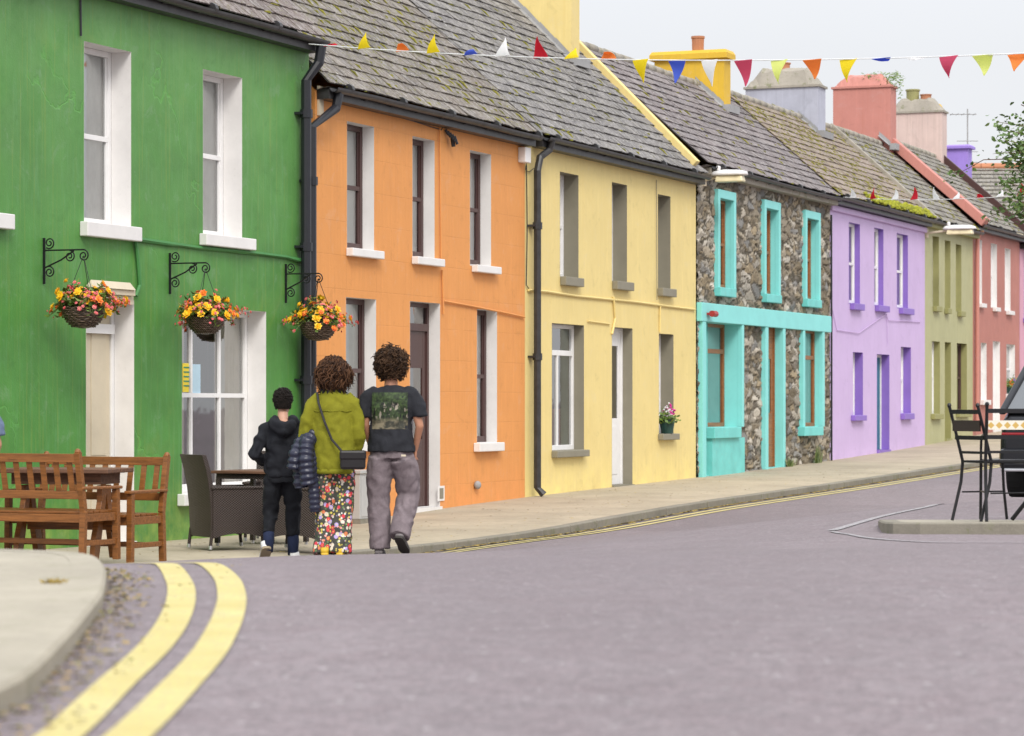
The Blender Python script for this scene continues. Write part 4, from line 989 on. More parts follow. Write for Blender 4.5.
#PART2
# ------------------------------------------------------------------ things on the walls and in the street
def basket_set(pxp, ytop, ybot, yarm, reach, rimy, boty, halfw, blab, hlab, seed):
    random.seed(seed); t, _ = fac(pxp, 0)
    zt_, zb_, za = fac(pxp, ytop)[1], fac(pxp, ybot)[1], fac(pxp, yarm)[1]
    br = empty('basket_bracket', W(t, 0, 0), ANG-math.pi/2, blab, 'bracket', 'scrolled hanging basket brackets')   # local x runs out from the wall
    r = .009
    MB().bar((.012, 0, zb_), (.012, 0, zt_), .03, .01, up=(0, 1, 0)).build('wall_plate', M['iron'], br)
    MB().tube([(.015, 0, za), (reach-.02, 0, za)], r, 6).build('arm', M['iron'], br)
    MB().tube([(.015, 0, zb_+.16), (reach*.42, 0, za-.10), (reach*.72, 0, za-.01)], r, 6).build('brace', M['iron'], br)
    def scroll(cx, cz, R0, a0, sgn, turns=1.6):
        P = []; sc = MB()
        for i in range(28):
            f = i/27; a = a0+sgn*f*turns*2*math.pi; q = R0*(1-.78*f); P.append((cx+q*math.cos(a), 0, cz+q*math.sin(a)))
        sc.tube(P, r*.85, 5); sc.build('scroll', M['iron'], br)
    scroll(.075, za+.075, .06, -math.pi/2-.6, 1); scroll(.075, zb_+.12, .06, math.pi/2+.6, -1)
    scroll(reach-.19, za-.065, .06, math.pi/2, -1); scroll(reach-.03, za-.06, .06, math.pi/2, -1)
    # the basket hangs from the outer scroll
    hk = W(t, reach-.03, 0); D = hk.y
    zr = 1.5-(rimy-405)/FPX*D; zbt = 1.5-(boty-405)/FPX*D; R0 = halfw/FPX*D
    b = empty('hanging_basket', (hk.x, hk.y, zr), random.uniform(0, 6), hlab, 'hanging basket', 'hanging baskets of begonias on the green house')
    dep = zr-zbt; bw = MB()
    prof = [(R0*1.0, .0), (R0*.96, -dep*.3), (R0*.8, -dep*.65), (R0*.5, -dep*.93), (.02, -dep), (.01, -dep)]
    bw.lathe(prof, n=28)
    for k in range(9):       # woven rows
        f = k/9; q = np.interp(f, [0, .3, .65, .93, 1], [1, .96, .8, .5, .1])*R0+.003; z = -dep*f
        bw.tube([(q*math.cos(a), q*math.sin(a), z+.006*math.sin(a*14+k*3)) for a in np.linspace(0, 2*math.pi, 57)], .0085, 5)
    bw.build('basket', M['wickerb'], b)
    ch = MB(); top = za-.06-zr
    for k in range(3):
        a = k*2.094+.5; ch.tube([(R0*.95*math.cos(a), R0*.95*math.sin(a), 0), (0, 0, top)], .004, 4)
    ch.build('chain', M['iron'], b)
    fo = MB()
    def leafq(mb, q, s, up=.2, wd=.5):
        a = random.uniform(0, 6.28); d = Vector((math.cos(a), math.sin(a), random.uniform(-.7, .9)+up)).normalized(); e = d.cross(Vector((random.uniform(-1, 1), random.uniform(-1, 1), 1))).normalized()
        n_ = d.cross(e)*s*.15
        mb.add([q, q+d*s*.5+e*s*wd*.5+n_, q+d*s, q+d*s*.5-e*s*wd*.5+n_], [(0, 1, 2, 3)])
    sites = []
    for k in range(60):
        a = random.uniform(0, 6.28); q = random.random()**.6; rad = R0*(.3+1.1*q)+.05
        rise = random.uniform(.05, .27)*(1.25-q) - (random.uniform(0, .14) if q > .75 else 0)
        p0 = Vector((R0*.5*math.cos(a)*q, R0*.5*math.sin(a)*q, -.01)); p2 = Vector((rad*math.cos(a), rad*math.sin(a), rise)); p1 = (p0+p2)/2+Vector((0, 0, .07))
        fo.tube([p0, p1, p2], .003, 4); sites.append(p2); sites.append(p1)
        for f in np.linspace(.2, 1, 11):
            q_ = p0.lerp(p1, f*2) if f < .5 else p1.lerp(p2, f*2-1)
            leafq(fo, q_+Vector([random.gauss(0, .016) for _ in range(3)]), random.uniform(.04, .085))
    for k in range(420):
        a = random.uniform(0, 6.28); q = random.random()**.5*R0; leafq(fo, Vector((q*math.cos(a)*1.15, q*math.sin(a)*1.15, random.uniform(-.02, .20)*(1.2-q/R0*.7))), random.uniform(.04, .075))
    # trailing stems on one side
    for k in range(7):
        a = random.uniform(-.6, .6)-b.rotation_euler[2]+(0 if seed != 3 else math.pi*(k % 2)); rad = R0+random.uniform(.12, .27)
        p0 = Vector((R0*.6*math.cos(a), R0*.6*math.sin(a), .04)); p2 = Vector((rad*math.cos(a), rad*math.sin(a), random.uniform(-.03, .08))); fo.tube([p0, (p0+p2)/2+Vector((0, 0, .04)), p2], .003, 4)
        sites.append(p2)
        for f in np.linspace(.3, 1, 8):
            leafq(fo, p0.lerp(p2, f)+Vector([random.gauss(0, .015) for _ in range(3)]), .035)
        sites.append(p0.lerp(p2, .75)+Vector((0, 0, .02)))
    fo.build('foliage', M['leaves'], b, fix=False)
    def bloom(mb, c, s):
        nv_ = Vector((c.x, c.y, .10+random.uniform(-.05, .1))).normalized(); e1 = nv_.orthogonal().normalized(); e2 = nv_.cross(e1)
        for ring, (nn_, tl) in enumerate(((7, .15), (6, .7), (4, 1.5))):
            for k in range(nn_):
                a = 2*math.pi*k/nn_+ring*.5+random.uniform(-.2, .2); q1, q2, q3 = math.cos(a), math.sin(a), tl+random.uniform(-.1, .1)
                d = (e1*q1+e2*q2+nv_*q3).normalized(); e = e2*q1-e1*q2; L__ = s*(1-.22*ring)
                mb.add([c, c+d*L__*.55+e*L__*.42, c+d*L__, c+d*L__*.55-e*L__*.42], [(0, 1, 2, 3)])
        mb.ball(c+nv_*s*.15, s*.42, s*.42, s*.42, 6, jit=.12)
    Y, O_, Pk = MB(), MB(), MB()
    random.shuffle(sites)
    for k, q in enumerate(sites):
        q = q+Vector([random.gauss(0, .012) for _ in range(3)])+Vector((0, 0, .015))
        c = random.random()
        if c < (.30, .30, .34)[seed-1]: bloom(Y, q, random.uniform(.044, .062))
        elif c < .55: bloom(O_, q, random.uniform(.034, .052))
        elif c < .95:
            for _ in range(3): bloom(Pk, q+Vector([random.gauss(0, .03) for _ in range(3)]), random.uniform(.015, .028))
    Y.build('yellow_flowers', M['fl_yellow'], b, fix=False); O_.build('orange_flowers', M['fl_orange'], b, fix=False); Pk.build('pink_flowers', M['fl_pink'], b, fix=False)
M['wickerb'] = mat_wicker('basket_wicker', (.075, .05, .035))
basket_set(43, 238, 284, 250.5, .50, 308, 328.5, 21, 'black scrolled iron bracket on the green wall above the cream door, nearest of three', 'hanging basket of yellow and orange begonias in front of the cream door hood', 1)
basket_set(169, 253, 294, 263.5, .48, 317.5, 334.5, 18.5, 'black scrolled iron bracket on the green wall above the ground floor window', 'hanging basket with yellow and deep red flowers above the large ground floor window', 2)
basket_set(285, 264, 303, 274, .47, 323, 341, 18, 'black scrolled iron bracket beside the black downpipes of the green house', 'hanging basket with trailing flowers in front of the black downpipes', 3)

# benches
def bench(label, P, rzv, gz, width=1.35, seed=0):
    random.seed(seed); b = empty('wooden_bench', (P.x, P.y, gz), rzv, label, 'bench', 'varnished wooden benches round the table')
    hw = width/2; D_ = .52; H = .95; wd = M['wood']
    for sx in (-1, 1):
        x = sx*(hw-.03)
        l = MB(); l.bar((x, -.02, 0), (x, 0, .44), .055, .05, up=(0, 1, 0)); l.bar((x, 0, .44), (x, -.09, H), .05, .055, up=(0, 1, 0)); l.ball((x, -.09, H+.005), .03, .03, .03, 8)
        l.build('leg', wd, b, bevel=.004)
        l = MB(); l.bar((x, D_, 0), (x, D_-.01, .62), .055, .055, up=(0, 1, 0)); l.build('leg', wd, b, bevel=.004)
        a = MB(); a.bar((x, -.06, .64), (x, D_+.05, .635), .07, .028); a.build('armrest', wd, b, bevel=.008)
        s = MB(); s.bar((x, 0, .16), (x, D_, .16), .03, .045); s.bar((x, 0, .38), (x, D_, .38), .03, .07); s.build('side_rail', wd, b, bevel=.003)
    s = MB()
    for k in range(6): y = .02+k*.095; s.box(-hw+.06, hw-.06, y, y+.08, .415, .437)
    s.build('seat', wd, b, bevel=.004)
    s = MB(); s.box(-hw+.055, hw-.055, D_-.03, D_-.005, .34, .412); s.box(-hw+.055, hw-.055, -.01, .015, .34, .412); s.build('seat_rail', wd, b, bevel=.003)
    bk = MB(); bk.bar((-hw+.055, -.085, .90), (hw-.055, -.085, .90), .035, .075); bk.bar((-hw+.055, -.028, .58), (hw-.055, -.028, .58), .032, .07)
    n_ = 9
    for k in range(n_):
        x = -hw+.055+(width-.11)*(k+.5)/n_; bk.bar((x, -.03, .61), (x, -.08, .868), .055, .014, up=(0, 1, 0))
    bk.build('backrest', wd, b, bevel=.003)
    MB().bar((-hw+.05, .25, .16), (hw-.05, .25, .16), .03, .045).build('stretcher', wd, b)
    return b
gzb = zf(-13)+.0
pB = (Q(166, 25.6, 0)+Q(37, 26.25, 0))/2
bench('wooden bench against the green wall side, facing the camera behind the table', pB, R(155), gzb+.05, 1.36, 4)
f_ = Vector((.42, .905)); r_ = Vector((.905, -.42)); pr = Q(79.5, 24.6, 0)
pr = Q(83.5, 24.6, 0); pA = Vector((pr.x-r_.x*.65, pr.y-r_.y*.65, 0))
bench('wooden bench nearest the camera, seen from behind at the left edge', pA, -R(25), gzb+.10, 1.36, 5)
def picnic_table():
    c = Q(66, 25.45, 0); t = empty('wooden_table', (c.x, c.y, gzb+.085), R(-12), 'dark worn wooden table between the two wooden benches', 'table')
    tp = MB()
    for k in range(6): tp.box(-.54+random.uniform(-.01, .01), .52+random.uniform(-.01, .01), -.36+k*.12, -.248+k*.12, .77, .81)
    tp.build('table_top', M['woodd'], t, bevel=.008)
    MB().box(-.42, .42, -.25, .25, .67, .769).build('apron', M['woodd'], t, bevel=.004)
    for sx in (-1, 1):
        for sy in (-1, 1):
            lg = MB(); x = sx*.36
            # wide, waisted trestle board that splays to the foot
            prof = [(.05, .66, .07), (.07, .52, .055), (.12, .38, .06), (.20, .20, .075), (.26, .0, .06)]
            vs = []
            for (yy, zz, hw_) in prof:
                for xx in (x-.025, x+.025):
                    vs += [(xx, sy*(yy-hw_), zz), (xx, sy*(yy+hw_), zz)]
            fs = []
            for i in range(len(prof)-1):
                a = i*4; b = a+4; fs += [(a, a+1, b+1, b), (a+2, b+2, b+3, a+3), (a, b, b+2, a+2), (a+1, a+3, b+3, b+1)]
            fs += [(0, 2, 3, 1), (len(vs)-4, len(vs)-3, len(vs)-1, len(vs)-2)]
            lg.add(vs, fs); lg.build('leg', M['wood'], t, bevel=.004)
    MB().bar((-.36, 0, .3), (.44, 0, .3), .05, .08).build('stretcher', M['wood'], t)
    MB().tube([(.385, .13, .27), (.44, .13, .27)], .035, 10).build('bolt', M['iron'], t)
picnic_table()

# wicker furniture
def wicker_chair(label, P, rzv, gz):
    c = empty('wicker_chair', (P.x, P.y, gz), rzv, label, 'chair', 'dark wicker armchairs round the small table')
    hw = .29
    b = MB(); vs = []; rows = [(.12, -.28, .27), (.42, -.29, .275), (.62, -.31, .28), (.80, -.345, .285), (.95, -.39, .28)]
    for (z, y, w_) in rows:
        for k in range(7):
            f = k/6*2-1; vs.append((f*w_, y-.02*(1-f*f), z)); 
    n0 = len(vs)
    for (z, y, w_) in rows:
        for k in range(7):
            f = k/6*2-1; vs.append((f*w_, y+.05-.02*(1-f*f), z))
    fs = []
    for i in range(4):
        for k in range(6):
            a = i*7+k; fs.append((a, a+1, a+8, a+7)); a += n0; fs.append((a, a+7, a+8, a+1))
        for k in (0, 6):
            a = i*7+k; fs.append((a, a+7, a+7+n0, a+n0))
    for k in range(6):
        a = 28+k; fs.append((a, a+1, a+1+n0, a+n0)); fs.append((k, k+n0, k+1+n0, k+1))
    b.add(vs, fs); b.build('backrest', M['wicker'], c, smooth=False, bevel=.006)
    MB().box(-hw+.05, hw-.05, -.24, .28, .34, .42).build('seat', M['wicker'], c, bevel=.02)
    for sx in (-1, 1):
        p = MB(); x0, x1 = (hw-.05, hw) if sx > 0 else (-hw, -hw+.05)
        # side panel with an arched lower edge
        ys = np.linspace(-.27, .29, 9); vs = []
        for y in ys:
            e = .11+.045*math.sin(math.pi*(y+.27)/.56)
            for x in (x0, x1): vs += [(x, float(y), e), (x, float(y), .60)]
        fs = []
        for i in range(8):
            a = i*4; b_ = a+4; fs += [(a, a+1, b_+1, b_), (a+2, b_+2, b_+3, a+3), (a, b_, b_+2, a+2), (a+1, a+3, b_+3, b_+1)]
        fs += [(0, 2, 3, 1), (32, 33, 35, 34)]
        p.add(vs, fs); p.build('side_panel', M['wicker'], c)
        MB().box(x0-.012, x1+.012, -.29, .31, .601, .63).build('armrest', M['wicker'], c, bevel=.01)
    MB().box(-hw+.05, hw-.05, .25, .29, .13, .40).build('front_panel', M['wicker'], c, bevel=.004)
    for sx in (-1, 1):
        for sy, y in ((-1, -.27), (1, .27)):
            l = MB().tube([(sx*(hw-.025), y, .2), (sx*(hw-.02), y+sy*.02, .035)], .018, 8).build('leg', M['wicker'], c)
            MB().tube([(sx*(hw-.02), y+sy*.02, .035), (sx*(hw-.019), y+sy*.024, 0)], .02, 8).build('foot', M['chrome'], l)
    return c
def gp(px, D): p = Q(px, D, 0); return p
p = gp(226, 28.9); gzw = zf(-12)+.02
wicker_chair('dark wicker armchair turned to the right, left of the small table', p, R(-60), gzw)
wicker_chair('dark wicker armchair behind the small table, its back to the white window reveal', gp(276, 30.6), R(172), gzw)
wicker_chair('dark wicker armchair right of the small table, behind the boy in black', gp(303, 28.6), R(72), gzw)
c = gp(262, 29.4); t = empty('wicker_table', (c.x, c.y, gzw), R(-28), 'small dark table between the wicker armchairs outside the green house', 'table')
MB().box(-.38, .38, -.38, .38, .745, .775).build('table_top', M['woodd'], t, bevel=.006)
MB().box(-.34, .34, -.34, .34, .69, .744).build('apron', M['wicker'], t, bevel=.004)
for sx in (-1, 1):
    for sy in (-1, 1):
        l = MB().bar((sx*.32, sy*.32, .69), (sx*.33, sy*.33, .03), .045, .045, up=(0, 1, 0)).build('leg', M['wicker'], t)
        MB().tube([(sx*.33, sy*.33, .03), (sx*.33, sy*.33, 0)], .018, 8).build('foot', M['chrome'], l)

# grey service cabinet at the orange wall
ta_, tb_ = tt(338), tt(359); cb = empty('service_cabinet', W(ta_, .02, zf(ta_)), ANG, 'low grey service cabinet with yellow warning stickers against the orange wall', 'cabinet')
w_ = tb_-ta_; M['cab'] = mat_paint('cabinet_grey', (.45, .45, .44), rough=.4)
MB().box(0, w_, -.28, -.005, .06, .62).box(-.02, w_+.02, -.30, -.003, .621, .66).build('body', M['cab'], cb, bevel=.006)
MB().box(-.01, w_+.01, -.29, -.004, 0, .059).build('plinth', M['kerb'], cb)
MB().box(.03, w_-.03, -.287, -.281, .09, .59).build('door', M['cab'], cb)
for k, (za_, zb2_) in enumerate(((.12, .28), (.33, .46))):
    s = MB().box(w_-.24, w_-.10, -.292, -.288, za_, zb2_).build('warning_sticker', m_st[0], cb)
    x0_ = w_-.17; MB().add([(x0_-.02, -.294, zb2_-.02), (x0_+.025, -.294, zb2_-.02), (x0_+.0, -.294, (za_+zb2_)/2+.005), (x0_+.03, -.294, (za_+zb2_)/2+.005), (x0_-.02, -.294, za_+.02), (x0_-.003, -.294, (za_+zb2_)/2-.012), (x0_-.035, -.294, (za_+zb2_)/2-.012)], [(0, 1, 2, 3, 4, 5, 6)]).build('lightning_mark', M['black'], s, fix=False)

# bunting
def make_bunting(label, A_, B_, sag, flags, fw, fh):
    root = empty('bunting', A_, 0, label, 'bunting'); P = []
    def at(f): p = A_.lerp(B_, f); p.z -= sag*4*f*(1-f); return p
    for i in range(41): P.append(at(i/40)-A_)
    MB().tube(P, .006, 5).build('cord', M['cord'], root)
    dirv = (B_-A_).normalized()
    for px, col, up in flags:
        lo, hi = 0, 1
        for _ in range(40):
            m_ = (lo+hi)/2; q = at(m_)
            if q.x/q.y*FPX+512 < px: lo = m_
            else: hi = m_
        q = at(lo)-A_; d = Vector((dirv.x, dirv.y, 0)).normalized(); side = Vector((d.y, -d.x, 0))
        sw = random.uniform(-.25, .25); hgt = fh*up; vs = []; n_ = 6
        for j in range(n_+1):
            f = j/n_; hw_ = fw/2*(1-f); off = side*(.03*math.sin(f*3+px)+sw*fh*f*.6*(1.4-abs(up)))+d*sw*fh*.25*f
            z = hgt*f if abs(up) > .45 else hgt*math.sin(f*2)*.8
            for k in (-1, 0, 1): vs.append(q+d*hw_*k+off+side*(.008*math.sin(k*2+px))+Vector((0, 0, z+.0)))
        th = side*.0015; nv = len(vs); al = [v+th for v in vs]+[v-th for v in vs]
        fs = []
        for j in range(n_):
            for k in (0, 1):
                a = j*3+k; fs.append((a, a+1, a+4, a+3)); fs.append((a+nv, a+3+nv, a+4+nv, a+1+nv))
        MB().add(al, fs).build('pennant', M['p_'+col], root, smooth=True, fix=False)
for nme, col in dict(red=(.70, .05, .08), yellow=(.92, .78, .05), orange=(.92, .36, .10), blue=(.13, .20, .70), white=(.92, .92, .92), pink=(.72, .14, .24), lime=(.85, .90, .35)).items():
    m = MT('pennant_'+nme); d = m.n('ShaderNodeBsdfDiffuse'); tr = m.n('ShaderNodeBsdfTranslucent'); mx = m.n('ShaderNodeMixShader'); mx.inputs[0].default_value = .5
    d.inputs[0].default_value = (*col, 1); tr.inputs[0].default_value = (*col, 1); m.l(d.outputs[0], mx.inputs[1]); m.l(tr.outputs[0], mx.inputs[2])
    o = m.n('ShaderNodeOutputMaterial'); m.l(mx.outputs[0], o.inputs[0]); M['p_'+nme] = m.m
M['cord'] = mat_simple('white_cord', (.78, .78, .78), .8)
A_ = Q(309, 33.9, 0); A_.z = 1.5+361/FPX*33.9; B_ = Q(1130, 25.5, 0); B_.z = 1.5+357/FPX*25.5
make_bunting('string of multicoloured pennants stretched from the green house gutter across the street', A_, B_, .15,
    [(330, 'red', .15), (365, 'yellow', .8), (401, 'orange', .45), (434, 'yellow', .9), (472, 'blue', .3), (504, 'white', .85), (539, 'red', .95), (573, 'yellow', .5), (607, 'orange', .4), (642, 'yellow', -1), (676, 'blue', -1), (711, 'white', -1.1), (744, 'pink', -1.1), (779, 'lime', -1), (813, 'orange', -.8), (848, 'yellow', -.95), (882, 'blue', -.12), (915, 'white', -.15), (949, 'pink', -.85), (983, 'lime', -.8), (1016, 'orange', -.7), (1050, 'red', -.8)], .235, .24)
A2 = W(tt(831), .25, 5.62); B2 = Q(1110, 46, 0); B2.z = 1.5+219/FPX*46
make_bunting('string of red and white pennants running low in front of the far roofs', A2, B2, .12,
    [(852, 'white', .9), (874, 'red', 1), (895, 'white', .9), (914, 'red', 1.1), (935, 'white', 1.1), (957, 'white', .6), (979, 'red', .45), (1001, 'white', .6), (1021, 'red', 1.)], .30, .21)

# wall mounted street lamps
def street_lamp(label, px, z, reach, hl):
    t = tt(px); r = empty('street_lamp', W(t, 0, z), ANG-math.pi/2, label, 'street lamp', 'lantern heads on wall arms')
    MB().box(0.002, .05, -.06, .06, -.1, .1).build('wall_plate', M['creamp'], r)
    MB().tube([(.04, 0, 0), (reach-hl*.8, 0, .05), (reach-hl+.1, 0, .07)], .025, 8).build('arm', M['creamp'], r)
    h = MB(); n_ = 8; x0 = reach-hl; vs = []
    secs = [(0, .05, .04), (.08, .10, .07), (.35, .14, .09), (.8, .15, .08), (1, .10, .05)]
    for f, w_, hh in secs:
        for k in range(12):
            a = 2*math.pi*k/12; vs.append((x0+f*hl, w_*math.cos(a), .08+max(-.2, math.sin(a))*hh))
    h.add(vs, [(i*12+k, i*12+(k+1) % 12, (i+1)*12+(k+1) % 12, (i+1)*12+k) for i in range(4) for k in range(12)]+[tuple(range(12)), tuple(range(48, 60))])
    h.build('lamp_head', M['white'], r, smooth=True)
    MB().frus(x0+.08, x0+hl-.04, -.11, .11, -.045, .06, .02).build('lens', mat_simple('lamp_lens', (.75, .66, .42), .3), r, bevel=.02)
    MB().lathe([(.035, 0), (.04, .05), (.03, .075), (.001, .08)], 0, 0, 10).build('photocell', M['white'], r).location = (x0+.12, 0, .16)
street_lamp('cream street lamp head under the eaves of the stone house', 703, 5.36, .78, .62)
street_lamp('cream street lamp head on a long arm in front of the olive house', 926, 5.36, 1.12, .72)

# flower pots on sills
def flowers_on(name, label, cat, c, s, cols, box=None, seed=1):
    random.seed(seed); r = empty(name, c, ANG, label, cat)
    pot = MB()
    if box: pot.frus(-box/2, box/2, -.07, .07, 0, .15, -.015)
    else: pot.lathe([(.095, 0), (.13, .2), (.128, .2), (.128, .23), (.11, .23), (.10, .19), (.01, .19)], 0, 0, 16)
    pot.build('planter', M['potm'], r)
    fo = MB(); bl = {k: MB() for k in cols}
    wx = (box or .26)/2+.04
    for k in range(300):
        q = Vector((random.gauss(0, wx*.55), random.gauss(0, .06), .17+abs(random.gauss(0, .09))))*1; a = random.uniform(0, 6.28); sz = random.uniform(.04, .08)
        d = Vector((math.cos(a), math.sin(a), random.uniform(-.5, .7))).normalized(); e = d.orthogonal().normalized()
        fo.add([q, q+d*sz*.5+e*sz*.5, q+d*sz, q+d*sz*.5-e*sz*.5], [(0, 1, 2, 3)])
    fo.build('foliage', M['leaves'], r, fix=False)
    for i, k in enumerate(cols):
        for j in range(5 if not box else 8):
            cc = Vector((random.gauss((i-.5)*.09, wx*.4), random.gauss(-.03, .03), random.uniform(.3, .44) if not box else random.uniform(.17, .34)))
            for q in range(9): bl[k].ball(cc+Vector([random.gauss(0, .028) for _ in range(3)]), .022, .022, .02, 5)
        bl[k].build(k+'_flowers', M[{'white': 'p_white', 'magenta': 'magenta', 'orange': 'fl_orange', 'violet': 'violetp', 'red': 'p_red'}[k]], r)
M['potm'] = mat_simple('dark_green_pot', (.02, .06, .05), .4); M['magenta'] = mat_simple('magenta_petals', (.62, .02, .28), .6)
t_, z_ = fac(666, 434); flowers_on('flower_pot', 'dark green pot of pink and white geraniums on the yellow house sill', 'plant pot', W(t_, .02, z_+.01), 1, ('white', 'magenta'), seed=3)
t_, z_ = fac(1011, 394); flowers_on('window_box', 'green window box of orange flowers on a sill of the rust red house', 'window box', W(t_, .04, z_+.01), 1, ('orange', 'red', 'violet', 'white'), box=.7, seed=4)

# weeds growing at the foot of the stone wall
for (px, lab) in ((784, 'green weed sprouting at the foot of the stone wall beside the narrow door'), (812, 'taller green weed under the right stone house window')):
    w_ = MB(); t_, _ = fac(px, 0); z_ = zf(t_)
    for k in range(60):
        a = random.uniform(0, 6.28); q = Vector((random.gauss(0, .12), -.10-abs(random.gauss(0, .03)), 0)); hh = random.uniform(.05, .40 if px > 800 else .2)
        tip = q+Vector((random.gauss(0, .05), random.gauss(0, .03), hh)); e = Vector((.012, 0, 0)); w_.add([q-e, q+e, (q+tip)/2+e*1.3, tip, (q+tip)/2-e*1.3], [(0, 1, 2, 3, 4)])
    o = w_.build('weed', M['leaves'], fix=False); o.location = W(t_, 0, z_); o.rotation_euler = (0, 0, ANG); tag(o, lab, 'weed')

# tree reaching in from the right
def tree():
    random.seed(11); c = Q(1100, 25.5, 0); gz = rz(c.x, c.y); r = empty('street_tree', (c.x, c.y, gz), 0, 'small leafy tree whose left branches reach in at the upper right', 'tree')
    tk = MB(); tk.tube([(0, 0, -.1), (.02, 0, .8), (-.02, .03, 1.6), (.03, 0, 2.3), (0, 0, 3.4)], [.07, .06, .05, .04, .012], 10)
    lv = MB()
    def leaf(q, s):
        a = random.uniform(0, 6.28); d = Vector((math.cos(a), math.sin(a), random.uniform(-.8, .6))).normalized(); e = d.cross(Vector((random.uniform(-1, 1), random.uniform(-1, 1), random.uniform(-1, 1)))).normalized()
        n_ = d.cross(e)*s*.12
        lv.add([q, q+d*s*.35+e*s*.26+n_, q+d*s*.75+e*s*.2+n_, q+d*s, q+d*s*.75-e*s*.2+n_, q+d*s*.35-e*s*.26+n_], [(0, 1, 2, 3, 4, 5)])
    zc = 1.5+240/FPX*25.5-gz
    def branch(p0, p1, r0, n_leaf, lv_=0):
        mid = (p0+p1)/2+Vector((random.gauss(0, .05), random.gauss(0, .05), .08)); tk.tube([p0, mid, p1], [r0, r0*.6, r0*.2], 6)
        for k in range(n_leaf):
            f = random.uniform(.25, 1.05); q = p0.lerp(mid, f*2) if f < .5 else mid.lerp(p1, min(1, f*2-1)); q = q+Vector([random.gauss(0, .04) for _ in range(3)])
            leaf(q, random.uniform(.035, .065))
    for k in range(85):
        a = random.uniform(0, 6.28); z0 = random.uniform(2.55, 3.3); ln = random.uniform(.3, .86); dz = random.uniform(-.05, .5)
        p0 = Vector((0, 0, z0)); p1 = Vector((math.cos(a)*ln, math.sin(a)*ln, z0+dz)); branch(p0, p1, .018, 50)
        for j in range(3):
            q = p0.lerp(p1, random.uniform(.5, .95)); branch(q, q+Vector((random.gauss(0, .2), random.gauss(0, .2), random.gauss(.02, .16))), .007, 26)
    for (px_, py_, n_) in ((997, 122, 90), (1003, 140, 120), (1008, 160, 150), (1004, 182, 90), (1010, 200, 120), (1001, 130, 60), (1016, 150, 150), (1018, 172, 150), (1016, 207, 80), (1022, 135, 100)):
        D = 25.5+random.uniform(-.3, .3); e = Vector(((px_-512)/FPX*D-c.x, D-c.y, 1.5+(405-py_)/FPX*D-gz)); branch(Vector((e.x*.35, e.y*.3, e.z-.25)), e, .010, n_)
    tk.build('trunk', M['woodd'], r, smooth=True); lv.build('crown', M['tleaves'], r, fix=False)
tree()

# car
def car():
    P = Q(992, 28.6, 0); gz = .565+.0; P = Vector((P.x+.94, P.y, rz(P.x+.5, P.y)))
    r = empty('parked_car', P, R(-18), 'dark grey hatchback parked beyond the cafe chairs, seen from behind', 'car'); hw = .88
    M['carp'] = mat_simple('car_paint', (.022, .023, .027), .22, .6, .4, var=.02); M['tyre'] = mat_simple('tyre_rubber', (.02, .02, .02), .8); M['tail'] = mat_simple('tail_light', (.28, .006, .01), .25, .5); M['cglass'] = mat_simple('car_glass', (.12, .13, .14), .05, .9, var=.02)
    # body: sections from the tail (y=0) to the nose
    secs = [(0.0, .80, .34, .80, .62), (.04, .86, .30, .86, .60), (.4, .88, .26, .92, .5), (1.2, .88, .24, .93, .5), (2.8, .88, .24, .92, .5), (3.5, .86, .26, .86, .4), (4.0, .78, .30, .70, .3)]
    b = MB(); vs = []
    for (y, w_, zl, zh, q) in secs:
        for (fx, z) in ((-.86, zl), (-1, zl+.12), (-1.0, (zl+zh)/2), (-.97, zh-.06), (-.90, zh), (.90, zh), (.97, zh-.06), (1.0, (zl+zh)/2), (1, zl+.12), (.86, zl)): vs.append((fx*w_, y, z))
    b.add(vs, [(i*10+k, i*10+(k+1) % 10, (i+1)*10+(k+1) % 10, (i+1)*10+k) for i in range(6) for k in range(10)]+[tuple(range(10)), tuple(range(60, 70))])
    bo = b.build('body', M['carp'], r, bevel=.03)
    g = MB(); lo = [(-.84, .02), (.84, .02), (.80, 3.0), (-.80, 3.0)]; hi = [(-.60, .55), (.60, .55), (.58, 2.1), (-.58, 2.1)]
    g.add([(x, y, .88) for x, y in lo]+[(x, y, 1.43) for x, y in hi], [(0, 1, 5, 4), (1, 2, 6, 5), (2, 3, 7, 6), (3, 0, 4, 7)]); g.build('window_glass', M['cglass'], r)
    rf = MB(); rf.frus(-.62, .62, .50, 2.15, 1.42, 1.475, .10)
    for a_, b_ in zip(lo, hi): rf.bar((a_[0]*1.005, a_[1]-.0, .87), (b_[0]*1.01, b_[1], 1.44), .075, .05)
    rf.build('roof', M['carp'], r, bevel=.02)
    MB().bar((-.80, .02, .90), (.80, .02, .90), .03, .03).build('window_trim', M['chrome'], r)
    for s in (-1, 1):
        x0, x1 = sorted((s*.84, s*.38)); MB().box(x0, x1, -.02, .12, .645, .678).build('tail_light', M['tail'], r, bevel=.012)
    MB().box(-.38, .38, -.012, .05, .64, .672).build('light_strip', M['tail'], r)
    bp = MB(); bp.box(-.86, .86, -.07, .2, .30, .52); bp.build('bumper', M['carp'], r, bevel=.05)
    MB().box(-.84, .84, -.078, .1, .285, .315).build('bumper_trim', M['chrome'], r, bevel=.008)
    MB().box(-.26, .26, -.085, -.072, .40, .50).build('number_plate', M['p_white'], r)
    for sx in (-1, 1):
        for y in (.72, 3.25):
            x = sx*.76; w_ = MB().tube([(x-.1, y, .31), (x+.1, y, .31)], .31, 28).build('wheel', M['tyre'], r, bevel=.02)
            MB().tube([(x+sx*.09, y, .31), (x+sx*.106, y, .31)], .2, 20).build('rim', M['chrome'], w_)
car()

